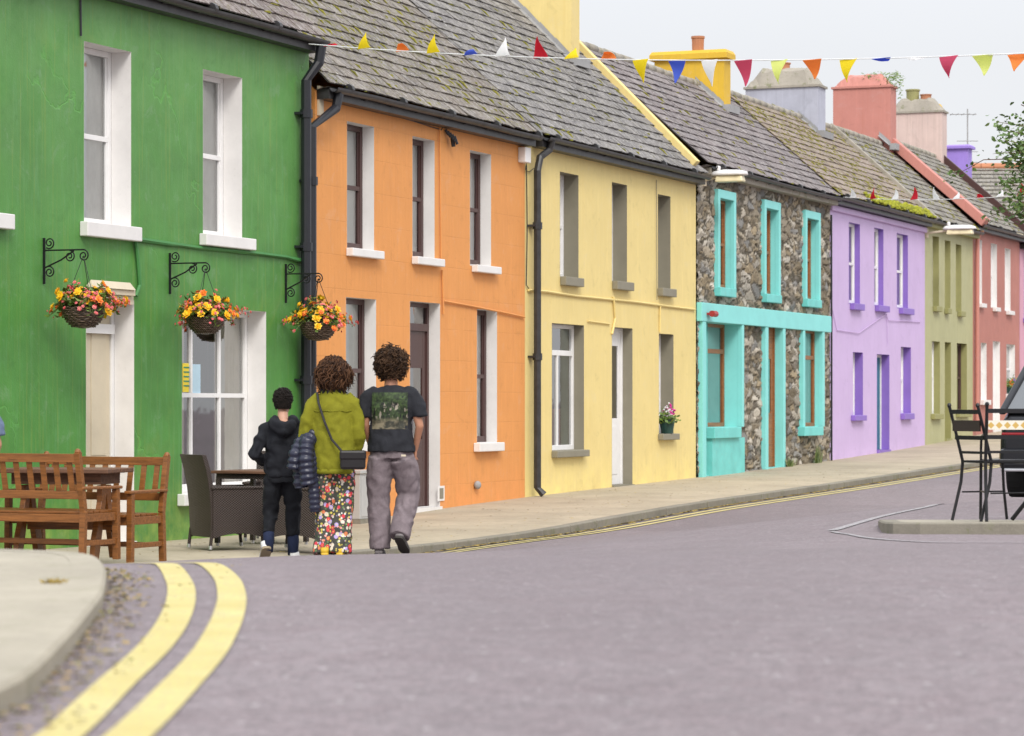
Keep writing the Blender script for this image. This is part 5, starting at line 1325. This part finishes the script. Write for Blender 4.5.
# cafe furniture on the island
M['mosaic'] = None
def mat_mosaic():
    m = MT('mosaic_band'); v = m.coord(); sp = m.n('ShaderNodeSeparateXYZ'); m.l(v, sp.inputs[0])
    p = .062
    a = m.math('ABSOLUTE', m.math('SUBTRACT', m.math('FRACT', m.math('DIVIDE', m.math('ADD', sp.outputs['X'], 10.0), p)), .5))
    b = m.math('ABSOLUTE', m.math('SUBTRACT', m.math('FRACT', m.math('DIVIDE', m.math('ADD', sp.outputs['Z'], -.735+.031), p)), .5))
    d = m.ramp(m.math('ADD', a, b), .40, .46); return m.out(m.mix(d, (.55, .36, .10), (.72, .68, .58)), .5)
M['mosaic'] = mat_mosaic(); M['rattan'] = mat_simple('brown_slat', (.035, .024, .02), .5)
def cafe_chair(label, P, rzv, mosaic):
    c = empty('metal_chair', (P.x, P.y, isl(P.y)), rzv, label, 'chair', 'black metal cafe chairs on the kerbed island')
    hw = .205; m = M['iron']
    for sx in (-1, 1):
        x = sx*hw
        MB().tube([(x, -.06, 0), (x, .02, .30), (x, .035, .46), (x, -.02, .66), (x, -.085, .885)], .0125, 8).build('leg', m, c)
        MB().ball((x, -.087, .895), .018, .018, .02, 8).build('finial', m, c)
        MB().tube([(x, .44, 0), (x, .41, .25), (x, .40, .45)], .0115, 8).build('leg', m, c)
        MB().tube([(x, .03, .22), (x, .41, .22)], .007, 6).build('side_rail', m, c)
        MB().tube([(x, -.0, .62), (x, .2, .66), (x, .36, .64), (x, .40, .55), (x, .40, .45)], .010, 8).build('armrest', m, c) if mosaic else None
    st = MB(); st.box(-hw, hw, .02, .43, .45, .462)
    for k in range(7): st.box(-hw+.01, hw-.01, .03+k*.057, .075+k*.057, .463, .468)
    st.tube([(-hw, .43, .455), (hw, .43, .455)], .013, 8); st.build('seat', m, c)
    bk = MB()
    bk.bar((-hw, -.077, .845), (hw, -.077, .845), .012, .034); bk.bar((-hw, -.03, .645), (hw, -.03, .645), .012, .032); bk.bar((-hw, .012, .53), (hw, .012, .53), .01, .02)
    bk.build('backrest', m, c)
    MB().bar((-hw+.012, -.058, .737), (hw-.012, -.058, .737), .014, .07 if mosaic else .085).build('back_panel', M['mosaic'] if mosaic else M['rattan'], c)
    return c
P = Q(973, 22.0, 0); cafe_chair('black metal chair at the left end of the island, seen side on', P, R(-67), False)
P = Q(1013, 21.75, 0); cafe_chair('black metal chair with a gold and white mosaic strip across its back', P, R(-4), True)
c = Q(1050, 22.7, 0); t = empty('cafe_table', (c.x, c.y, isl(c.y)), 0, 'round black cafe table on the island behind the mosaic chair', 'table')
MB().lathe([(.001, .715), (.34, .715), (.35, .72), (.35, .745), (.33, .75), (.001, .75)], 0, 0, 32).build('table_top', M['iron'], t)
MB().tube([(0, 0, .1), (0, 0, .715)], .025, 10).build('column', M['iron'], t)
for k in range(3):
    a = k*2.094+2.6; MB().tube([(0, 0, .42), (.14*math.cos(a), .14*math.sin(a), .22), (.32*math.cos(a), .32*math.sin(a), 0)], .018, 8).build('leg', M['iron'], t)

# ------------------------------------------------------------------ people
clouds = bpy.data.textures.new('cloth_folds', 'CLOUDS'); clouds.noise_scale = .10; clouds.noise_depth = 2
folds = bpy.data.textures.new('long_folds', 'WOOD'); folds.wood_type = 'BANDNOISE'; folds.noise_scale = .11; folds.turbulence = 9; folds.noise_basis_2 = 'SIN'
folds2 = bpy.data.textures.new('fine_creases', 'WOOD'); folds2.wood_type = 'BANDNOISE'; folds2.noise_scale = .12; folds2.turbulence = 10; folds2.noise_basis_2 = 'SIN'
def organic(mb, name, mat, parent, vox=.012, sm=6, disp=0, tex=None, fac_=.6):
    o = mb.build(name, mat, parent, smooth=True)
    r = o.modifiers.new('remesh', 'REMESH'); r.mode = 'VOXEL'; r.voxel_size = vox; r.use_smooth_shade = True
    s = o.modifiers.new('smooth', 'SMOOTH'); s.iterations = sm; s.factor = fac_
    if disp:
        d = o.modifiers.new('folds', 'DISPLACE'); d.texture = tex or clouds; d.strength = disp; d.mid_level = .5; d.texture_coords = 'LOCAL'
    return o
def mat_cloth(name, col, var=.15, rough=.85, bs=.35, sc=14):
    m = MT(name); v = m.coord(); a = m.noise(sc, v, 5, .6, .8); w = m.noise(320, v, 2)
    c = m.mix(m.ramp(a, .3, .7), scl(col, 1-var), scl(col, 1+var)); return m.out(c, rough, m.math('ADD', a, m.math('MULTIPLY', w, .2)), bs, .02, .25)
M['skin'] = mat_simple('skin', (.42, .20, .12), .5, var=.06)
M['skin2'] = mat_simple('fair_skin', (.52, .29, .20), .5, var=.06)
M['tee'] = mat_cloth('charcoal_cotton', (.022, .023, .028)); M['hood'] = mat_cloth('black_fleece', (.012, .013, .017))
M['greenj'] = mat_cloth('olive_lime_cotton', (.20, .195, .013), .12); M['greyt'] = mat_cloth('grey_mauve_cotton', (.19, .155, .165), .2)
M['blackt'] = mat_cloth('black_tracksuit', (.010, .011, .014)); M['navy'] = mat_cloth('navy_sock', (.018, .026, .06)); M['puff'] = mat_simple('navy_nylon', (.022, .024, .045), .35)
M['strap'] = mat_simple('black_leather', (.014, .012, .013), .4); M['shoew'] = mat_paint('white_trainer', (.72, .71, .68)); M['sole'] = mat_simple('rubber_sole', (.30, .24, .15), .7); M['shoeg'] = mat_cloth('grey_canvas', (.20, .18, .18)); M['shoey'] = mat_simple('yellow_shoe', (.65, .42, .03), .5); M['soled'] = mat_simple('dark_sole', (.04, .035, .03), .7)
def mat_floral():
    m = MT('floral_print'); v = m.coord(); out = None; base = (.06, .06, .05)
    c = None
    for i, (sc_, cols) in enumerate(((21, [(.62, .05, .07), (.75, .22, .10), (.45, .35, .62), (.70, .62, .50)]), (38, [(.75, .72, .66), (.6, .5, .1), (.12, .2, .08), (.7, .3, .3)]))):
        vo = m.n('ShaderNodeTexVoronoi'); vo.inputs['Scale'].default_value = sc_; m.l(v, vo.inputs['Vector'])
        bw = m.n('ShaderNodeSeparateColor'); m.l(vo.outputs['Color'], bw.inputs[0])
        cr = m.n('ShaderNodeValToRGB'); cr.color_ramp.interpolation = 'CONSTANT'; el = cr.color_ramp.elements
        el[0].color = (*cols[0], 1); el[1].position = .75; el[1].color = (*cols[3], 1)
        for p_, q_ in ((.25, cols[1]), (.5, cols[2])): e = el.new(p_); e.color = (*q_, 1)
        m.l(bw.outputs[0], cr.inputs[0]); k = m.ramp(vo.outputs['Distance'], .36, .42, 1, 0)
        c_in = cr.outputs[0]
        ctr = m.ramp(vo.outputs['Distance'], .10, .14, 1, 0); c_in = m.mix(ctr, c_in, (.72, .58, .12))
        layer = (k, c_in); out = (out or []); out.append(layer)
    c = m.mix(out[1][0], base, out[1][1]); c = m.mix(out[0][0], c, out[0][1])
    return m.out(c, .8, m.noise(14, v), .3, .02)
M['floral'] = mat_floral()
def mat_hair(name, c0, c1):
    m = MT(name); g = m.n('ShaderNodeNewGeometry'); c = m.mix(g.outputs['Random Per Island'], c0, c1); return m.out(c, .62, spec=.18)
M['hairb'] = mat_hair('black_hair', (.008, .006, .005), (.022, .016, .013)); M['hairbr'] = mat_hair('brown_hair', (.02, .011, .007), (.085, .045, .022)); M['hairw'] = mat_hair('streaked_brown_hair', (.018, .009, .006), (.13, .06, .028))
def head(mb, c, s=1.0, turn=0):
    x, y, z = c     # ellipsoid skull with jaw, nose, ears; faces +y
    def rt(dx, dy): return (x+dx*math.cos(turn)-dy*math.sin(turn), y+dx*math.sin(turn)+dy*math.cos(turn))
    mb.ball((x, y, z+.02*s), .077*s, .095*s, .105*s, 16)
    q = rt(0, .035*s); mb.ball((q[0], q[1], z-.055*s), .055*s, .06*s, .06*s, 12)
    q = rt(0, .10*s); mb.ball((q[0], q[1], z-.01*s), .013*s, .02*s, .026*s, 8)
    for sx in (-1, 1): q = rt(sx*.079*s, .0); mb.ball((q[0], q[1], z-.005), .012*s, .02*s, .032*s, 8)
    q = rt(0, .085*s); mb.ball((q[0], q[1], z-.055*s), .022*s, .014*s, .008*s, 8)
def eyes(parent, c, s, turn=0):
    mb = MB(); x, y, z = c
    for sx in (-1, 1):
        dx, dy = sx*.030*s, .083*s; mb.ball((x+dx*math.cos(turn)-dy*math.sin(turn), y+dx*math.sin(turn)+dy*math.cos(turn), z+.02*s), .011*s, .011*s, .009*s, 8)
    mb.build('eyes', M['white'], parent, smooth=True)
def hand(mb, w, d, side, s=1.0, curl=.5):
    # palm and five curled fingers from wrist w along direction d; side = unit vector to the thumb
    d = Vector(d).normalized(); w = Vector(w); sd = Vector(side).normalized(); n_ = d.cross(sd).normalized()
    mb.tube([w, w+d*.045*s, w+d*.095*s], [.024*s, .036*s, .038*s], 10, ry=[.018*s, .017*s, .014*s], up=sd)
    for k, ln in enumerate((.070, .078, .073, .058)):
        o = w+d*.088*s+sd*(.030-.020*k)*s; a = o+d*ln*.45*s+n_*.010*s*curl; b = a+(d*(1-curl)+n_*curl).normalized()*ln*.33*s; c = b+(d*(.6-curl)+n_*(.4+curl)).normalized()*ln*.28*s
        mb.tube([o, a, b, c], [.0095*s, .009*s, .0085*s, .0065*s], 7)
    o = w+d*.03*s+sd*.026*s; mb.tube([o, o+(d*.6+sd*.7)*.032*s, o+(d*1.1+sd*.75+n_*.3)*.050*s, o+(d*1.6+sd*.55+n_*.6)*.052*s], [.012*s, .011*s, .010*s, .008*s], 7)
def hair_strands(name, mat, parent, c, R_, n_, ln, curl, zmin, drop, seed, wild=.5, thick=.006, front=.03):
    random.seed(seed); mb = MB(); c = Vector(c)
    for i in range(n_):
        while True:
            d = Vector((random.gauss(0, 1), random.gauss(0, 1), random.gauss(0, 1))).normalized()
            if d.z > zmin and not (d.y > .45 and d.z < .45): break
        p = c+Vector((d.x*R_[0], d.y*R_[1], d.z*R_[2])); P = [p-d*.02]; ph = random.uniform(0, 6.28); v = d*wild+Vector((0, 0, -drop))+Vector([random.gauss(0, .35) for _ in range(3)]); v.z = min(v.z, .35 if ln < .1 else -.15); v.normalize()
        L__ = ln*random.uniform(.5, 1.15); k = 7; a1 = v.orthogonal().normalized(); a2 = v.cross(a1)
        for j in range(1, k+1):
            v = (v+Vector((0, 0, -drop*.35))+d*.02).normalized(); p = p+v*L__/k
            P.append(p+(a1*math.cos(ph+j*1.7)+a2*math.sin(ph+j*1.7))*curl)
        mb.tube(P, [thick*1.2]+[thick]*(k-1)+[thick*.3], 5)
    # dense under-layer close to the scalp, open at the face
    nu, nv = 26, 14; vs = []
    for j in range(nv+1):
        ph_ = math.pi*j/nv
        for i in range(nu):
            th = 2*math.pi*i/nu; k_ = 1.0+random.uniform(-.03, .05); vs.append(c+Vector((R_[0]*k_*math.sin(ph_)*math.cos(th), R_[1]*k_*math.sin(ph_)*math.sin(th), R_[2]*k_*math.cos(ph_))))
    fs = []
    for j in range(nv):
        for i in range(nu):
            th = 2*math.pi*(i+.5)/nu; zz = math.cos(math.pi*(j+.5)/nv); yy = math.sin(math.pi*(j+.5)/nv)*math.sin(th)
            if zz < zmin or (yy > .5 and zz < .45): continue
            fs.append((j*nu+i, (j+1)*nu+i, (j+1)*nu+(i+1) % nu, j*nu+(i+1) % nu))
    mb.add(vs, fs)
    return mb.build(name, mat, parent, smooth=True, fix=False)
def shoe(name, foot, toe_dir, pitch, mat, solemat, parent, s=1.0, ln=.28):
    # built pointing +y, heel at origin, then pitched about the toe
    mb = MB(); secs = [(0, .032, .03), (.04, .038, .055), (.10, .038, .06), (.17, .043, .04), (.23, .042, .028), (.275, .025, .016)]
    vs = []
    for (y, w_, h_) in secs:
        for k in range(10):
            a = 2*math.pi*k/10; vs.append((w_*math.cos(a), y*ln/.28, .018+h_*.5+h_*.55*math.sin(a)))
    mb.add(vs, [(i*10+k, i*10+(k+1) % 10, (i+1)*10+(k+1) % 10, (i+1)*10+k) for i in range(5) for k in range(10)]+[tuple(range(10)), tuple(range(50, 60))])
    mb.tube([(0, .045, .04), (0, .03, .095)], [.04, .038], 10)
    so = MB(); out = [(-.036, 0), (-.043, .06), (-.04, .12), (-.048, .19), (-.042, .245), (-.015, .285), (.015, .285), (.042, .245), (.048, .19), (.04, .12), (.043, .06), (.036, 0), (.02, -.012), (-.02, -.012)]
    n_ = len(out); so.add([(x, y*ln/.28, 0) for x, y in out]+[(x, y*ln/.28, .022) for x, y in out], [tuple(range(n_)), tuple(range(2*n_-1, n_-1, -1))]+[(k, (k+1) % n_, (k+1) % n_+n_, k+n_) for k in range(n_)])
    Mx = Matrix.Translation(foot) @ Matrix.Rotation(toe_dir, 4, 'Z') @ Matrix.Translation((0, ln*.72, 0)) @ Matrix.Rotation(pitch, 4, 'X') @ Matrix.Translation((0, -ln*.72, 0)) @ Matrix.Scale(s, 4)
    for b in (mb, so): b.v = [tuple(Mx @ Vector(v)) for v in b.v]
    o = mb.build(name, mat, parent, smooth=True); so.build('sole', solemat, o)
    return o
def person(label, px, D, rzv, gz=None):
    P = Q(px, D, 0); z = rz(P.x, P.y) if gz is None else gz
    return empty('person', (P.x, P.y, z), rzv, label, 'person')
BOXD = 24.3
# --- man in the dark T-shirt and grey cargo trousers (local x to the right, +y away from the camera)
p1 = person('curly haired person in charcoal T-shirt with printed back and grey cargo trousers', 391, 24.5, R(-6))
b = MB(); head(b, (0, .03, 1.635), 1.02); b.tube([(0, .02, 1.58), (0, 0, 1.46), (0, -.005, 1.40)], [.056, .06, .08], 12)
b.tube([(0, 0, .95), (0, .0, 1.15), (0, 0, 1.35), (0, 0, 1.44)], [.14, .13, .165, .11], 16, ry=[.095, .09, .1, .08])
for sx, el_, wr in ((-1, (-.225, .0, 1.13), (-.185, .10, .93)), (1, (.25, -.01, 1.12), (.20, .07, .92))):
    b.tube([(sx*.17, 0, 1.40), (sx*.205, 0, 1.30), el_, wr], [.05, .048, .037, .027], 12); hand(b, wr, (-.05*sx, .25, -1), (-sx*.2, 1, .2), 1.0, .3)
for sx, kn, an_ in ((-1, (-.12, .05, .50), (-.10, .02, .09)), (1, (.13, .12, .50), (.075, -.14, .20))):
    b.tube([(sx*.085, 0, .92), kn, an_], [.085, .055, .04], 12)
organic(b, 'body', M['skin'], p1, .009, 4)
eyes(p1, (0, .03, 1.635), 1.02)
hair_strands('hair', M['hairbr'], p1, (0, .015, 1.665), (.092, .105, .108), 1150, .080, .016, -.78, .30, 21, wild=.75, thick=.0045)
b = MB(); b.tube([(0, .0, .90), (0, 0, 1.0), (0, 0, 1.15), (0, 0, 1.30), (0, 0, 1.40), (0, 0, 1.455), (0, 0, 1.47)], [.212, .20, .18, .195, .195, .12, .07], 20, ry=[.148, .138, .12, .125, .11, .085, .06])
for sx in (-1, 1): b.tube([(sx*.12, 0, 1.42), (sx*.19, 0, 1.385), (sx*.235, 0, 1.29), (sx*.25, 0, 1.20)], [.06, .068, .068, .073], 14)
ts = organic(b, 't_shirt', M['tee'], p1, .012, 4, .012, folds)
# print on the back: a generic dark green woodland picture with pale figures
def mat_print():
    m = MT('back_print'); v = m.coord((1, 1, 1)); sp = m.n('ShaderNodeSeparateXYZ'); m.l(v, sp.inputs[0])
    tn = m.noise(26, v, 5, .7); c = m.mix(m.ramp(tn, .42, .62), (.012, .02, .008), (.05, .085, .025))
    z = sp.outputs['Z']; low = m.ramp(z, 1.16, 1.20, 1, 0); c = m.mix(low, c, m.mix(m.ramp(m.noise(12, v, 4), .45, .6), (.03, .03, .02), (.20, .17, .11)))
    fig = m.noise(11, m.coord((2.6, 1, .8)), 3, .5); band = m.math('MULTIPLY', m.ramp(z, 1.17, 1.20), m.ramp(z, 1.31, 1.33, 1, 0))
    c = m.mix(m.math('MULTIPLY', band, m.ramp(fig, .56, .60)), c, (.008, .008, .008)); f2 = m.noise(16, m.coord((2.2, 1, 1)), 4, .6)
    c = m.mix(m.math('MULTIPLY', band, m.ramp(f2, .56, .60, 0, .85)), c, (.32, .28, .22)); return m.out(c, .7)
pr_ = MB(); vs = []
for j in range(13):
    for i in range(13):
        vs.append((-.155+.31*i/12, -.3, 1.095+.315*j/12))
pr_.add(vs, [(j*13+i, j*13+i+1, (j+1)*13+i+1, (j+1)*13+i) for j in range(12) for i in range(12)])
po = pr_.build('back_print', mat_print(), ts, fix=False)
sw = po.modifiers.new('wrap', 'SHRINKWRAP'); sw.target = ts; sw.wrap_method = 'PROJECT'; sw.use_project_x = False; sw.use_project_y = True; sw.use_project_z = False; sw.use_negative_direction = False; sw.use_positive_direction = True; sw.offset = .003
b = MB(); b.tube([(0, .0, .94), (0, 0, .90), (0, 0, .84)], [.178, .182, .185], 18, ry=[.115, .118, .12])
b.tube([(-.09, 0, .86), (-.105, .02, .72), (-.115, .045, .50), (-.105, .03, .28), (-.095, .015, .06)], [.112, .115, .10, .096, .092], 16, ry=[.12, .115, .095, .092, .10])
b.tube([(.09, 0, .86), (.125, .06, .72), (.135, .11, .52), (.11, .0, .33), (.085, -.10, .17)], [.112, .118, .10, .092, .088], 16, ry=[.12, .115, .10, .092, .095])
tr_ = organic(b, 'trousers', M['greyt'], p1, .009, 3, .010, folds2)
MB().box(.11, .15, -.152, -.140, .862, .878).build('trouser_label', M['creamp'], tr_)
shoe('shoe', Vector((-.098, -.06, .0)), R(4), R(0), M['shoeg'], M['soled'], p1)
shoe('shoe', Vector((.085, -.21, .055)), R(-8), R(-32), M['shoeg'], M['soled'], p1)

# --- woman in the lime jacket
p2 = person('person in lime green jacket and floral trousers, puffer coat over one arm, crossbody bag', 333, 24.4, R(0)); p2.scale = (1, 1, 1.035)
b = MB(); head(b, (0, .04, 1.535), .97, .2); b.tube([(0, .03, 1.47), (0, 0, 1.38), (0, 0, 1.32)], [.05, .052, .07], 12)
b.tube([(0, 0, .85), (0, .0, 1.05), (0, 0, 1.25), (0, 0, 1.35)], [.14, .12, .15, .10], 16, ry=[.1, .085, .09, .08])
for sx, el_, wr in ((-1, (-.245, .0, 1.03), (-.12, .22, .95)), (1, (.235, .0, 1.02), (.17, .16, .84))):
    b.tube([(sx*.15, 0, 1.31), (sx*.19, 0, 1.22), el_, wr], [.045, .043, .034, .024], 12); hand(b, wr, (-.5*sx, .8, -.2), (0, .1, 1), .92, .5)
for sx in (-1, 1): b.tube([(sx*.08, 0, .85), (sx*.075, .04, .46), (sx*.07, 0, .09)], [.09, .055, .038], 12)
organic(b, 'body', M['skin2'], p2, .009, 4); eyes(p2, (0, .04, 1.535), .97, .2)
hair_strands('hair', M['hairw'], p2, (0, .02, 1.57), (.088, .10, .10), 1100, .145, .022, -.70, .6, 22, wild=.55, thick=.004)
b = MB(); b.tube([(0, 0, .70), (0, 0, .76), (0, 0, .90), (0, 0, 1.08), (0, 0, 1.24), (0, 0, 1.33), (0, 0, 1.40)], [.172, .188, .185, .175, .18, .145, .075], 20, ry=[.13, .14, .135, .13, .125, .105, .075])
b.tube([(-.11, 0, 1.34), (-.165, 0, 1.28), (-.215, -.02, 1.14), (-.238, -.01, 1.00), (-.205, .11, .94), (-.15, .20, .95)], [.055, .065, .062, .06, .052, .048], 14)
b.tube([(.11, 0, 1.34), (.165, 0, 1.28), (.205, -.01, 1.14), (.220, 0, 1.00), (.205, .06, .92), (.17, .14, .86)], [.055, .065, .064, .062, .056, .05], 14)
jk = organic(b, 'jacket', M['greenj'], p2, .010, 3, .010, folds)
MB().tube([(.185*math.cos(a), .13*math.sin(a), 1.215+.004*math.sin(a*9)) for a in np.linspace(math.pi*1.1, math.pi*1.9, 20)], .0045, 5).build('yoke_seam', M['greenj'], jk)
MB().tube([(0, 0, .695), (0, 0, .735)], .181, 24, ry=.137).build('hem_band', M['greenj'], jk, smooth=True)
b = MB()
for k in range(14):
    a = k/13*math.pi*2; b.tube([(.10*math.cos(a), .01+.085*math.sin(a), 1.355), (.085*math.cos(a), .015+.075*math.sin(a), 1.42)], .018, 6)
b.build('collar', M['tee'], p2, smooth=True)
for x_, ph in ((-.075, 0), (.075, .1)):
    pass
b = MB(); b.tube([(0, 0, .84), (0, 0, .74)], [.16, .165], 16, ry=[.12, .12])
b.tube([(-.08, .0, .80), (-.085, .03, .62), (-.075, .05, .42), (-.06, .03, .2), (-.055, .0, .03)], [.10, .10, .09, .10, .12], 16, ry=[.11, .105, .09, .095, .11])
b.tube([(.08, 0, .80), (.095, .04, .62), (.085, .03, .42), (.065, -.02, .22), (.055, -.04, .04)], [.10, .10, .09, .10, .115], 16, ry=[.11, .105, .09, .095, .11])
organic(b, 'trousers', M['floral'], p2, .012, 4, .012, folds)
bag = MB().box(.075, .29, -.255, -.175, .735, .885).build('crossbody_bag', M['strap'], p2, bevel=.02)
MB().box(.07, .295, -.262, -.17, .81, .892).build('bag_flap', M['strap'], bag, bevel=.018)
MB().tube([(-.115, .03, 1.375), (-.13, -.06, 1.365), (-.115, -.125, 1.28), (-.06, -.158, 1.12), (.0, -.172, .98), (.09, -.19, .88)], .010, 6, ry=.006).build('bag_strap', M['strap'], p2)
# puffer coat hung over the forearm: quilted rolls
b = MB()
def puffer(P, r0, step=.045):
    # a quilted tube: swollen rings along the path
    P = [Vector(q) for q in P]; out = []; rr = []
    for a, c_ in zip(P[:-1], P[1:]):
        k = max(2, int((c_-a).length/step*4))
        for i in range(k): out.append(a.lerp(c_, i/k))
    ln = 0
    for i, q in enumerate(out):
        if i: ln += (q-out[i-1]).length
        rr.append(r0*(.80+.32*abs(math.sin(math.pi*ln/step))))
    b.tube(out, rr, 12)
random.seed(3)
puffer([(-.21, .06, 1.03), (-.27, .0, .95), (-.315, -.05, .84), (-.33, -.05, .72)], .066, .052); puffer([(-.17, .0, 1.02), (-.215, -.09, .95), (-.225, -.125, .82), (-.21, -.12, .66), (-.20, -.11, .60)], .064, .048)
puffer([(-.15, .12, .99), (-.165, -.04, .86), (-.17, -.07, .70), (-.155, -.07, .50), (-.15, -.06, .37)], .048, .045); puffer([(-.26, .08, .97), (-.27, .03, .82), (-.27, .02, .64), (-.262, .02, .56)], .075, .055)
b.ball((-.22, .02, 1.0), .085, .10, .05, 12)
organic(b, 'puffer_coat', M['puff'], p2, .008, 2, .012, clouds)
for x_ in (-.06, .06): shoe('shoe', Vector((x_, -.14, .0)), R(-10 if x_ > 0 else 6), 0, M['shoey'], M['shoey'], p2, .9, .25)

# --- boy in black
p3 = person('short haired boy in black hoodie, black trousers and white trainers', 283, 24.9, R(8))
b = MB(); head(b, (0, .05, 1.42), .95, -.35); b.tube([(0, .04, 1.36), (0, 0, 1.27), (0, 0, 1.2)], [.045, .048, .07], 12)
b.tube([(0, 0, .80), (0, 0, 1.0), (0, 0, 1.18), (0, 0, 1.26)], [.12, .11, .14, .08], 16, ry=[.085, .08, .09, .07])
for sx, el_, wr in ((-1, (-.235, -.06, .98), (-.12, .15, .90)), (1, (.215, -.05, .98), (.11, .15, .90))):
    b.tube([(sx*.13, 0, 1.22), (sx*.17, -.01, 1.14), el_, wr], [.04, .038, .03, .022], 10); hand(b, wr, (-.7*sx, .5, -.2), (0, .1, 1), .85, .5)
for kn, an_ in (((-.10, .06, .44), (-.14, -.10, .13)), ((.09, .04, .44), (.085, .0, .08))): b.tube([((-.07 if kn[0] < 0 else .07), 0, .82), kn, an_], [.075, .05, .036], 10)
organic(b, 'body', M['skin2'], p3, .009, 4); eyes(p3, (0, .05, 1.42), .95, -.35)
hair_strands('hair', M['hairb'], p3, (0, .04, 1.455), (.077, .092, .088), 1300, .020, .001, -.25, .35, 23, wild=.45, thick=.004)
hair_strands('hair', M['hairb'], p3, (0, .03, 1.415), (.074, .085, .082), 700, .012, .000, -.6, .5, 24, wild=.2, thick=.0032)
b = MB(); b.tube([(0, 0, .765), (0, 0, .80), (0, 0, .95), (0, 0, 1.08), (0, 0, 1.19), (0, 0, 1.26)], [.155, .165, .16, .165, .165, .09], 20, ry=[.12, .125, .115, .115, .105, .08])
for sx in (-1, 1):
    ex = -.25 if sx < 0 else .225
    b.tube([(sx*.11, 0, 1.225), (sx*.155, -.01, 1.18), (sx*.205, -.04, 1.07), (ex, -.065, .97), (sx*.19, .06, .92), (sx*.11, .13, .90)], [.05, .06, .058, .058, .052, .048], 12)
b.tube([(-.09, -.02, 1.27), (-.07, -.10, 1.22), (0, -.135, 1.18), (.07, -.10, 1.22), (.09, -.02, 1.27)], [.045, .055, .065, .055, .045], 12)
organic(b, 'hoodie', M['hood'], p3, .010, 3, .018, folds)
b = MB(); b.tube([(0, 0, .84), (0, 0, .72)], [.14, .15], 16, ry=[.11, .115])
b.tube([(-.075, 0, .78), (-.095, .03, .62), (-.105, .055, .46), (-.125, -.03, .31), (-.13, -.06, .27)], [.088, .085, .068, .056, .054], 14)
b.tube([(.075, 0, .78), (.088, .02, .62), (.09, .035, .46), (.09, .015, .29), (.09, .01, .25)], [.088, .085, .07, .058, .056], 14)
organic(b, 'trousers', M['blackt'], p3, .010, 3, .014, folds)
b = MB(); b.tube([(-.122, -.03, .31), (-.128, -.05, .27), (-.135, -.11, .12)], [.044, .050, .042], 12); b.build('sock', M['navy'], p3, smooth=True)
b = MB(); b.tube([(.09, .02, .29), (.09, .01, .22), (.087, .0, .08)], [.046, .052, .045], 12); b.build('sock', M['navy'], p3, smooth=True)
shoe('shoe', Vector((-.145, -.20, .02)), R(6), R(-40), M['shoew'], M['sole'], p3, 1.05, .27)
shoe('shoe', Vector((.088, -.07, .0)), R(-20), 0, M['shoew'], M['sole'], p3, 1.1, .27)

# --- fourth person, at the left edge with only an arm in the frame
p4 = person('person in blue grey top at the left edge, only an arm in view', -31, 19.5, R(10)); p4.scale = (.78, .78, .78)
def mswap(o, src, dst):
    o.data = o.data.copy()
    for i, m in enumerate(o.data.materials):
        if m == src: o.data.materials[i] = dst
M['bluet'] = mat_cloth('blue_grey_cotton', (.12, .16, .24))
for ch in list(p1.children):
    c = ch.copy(); C.objects.link(c); c.parent = p4
    mswap(c, M['tee'], M['bluet']); mswap(c, M['greyt'], M['navy'])
    for g in ch.children:
        if g.name.startswith('back_print'): continue
        d = g.copy(); C.objects.link(d); d.parent = c
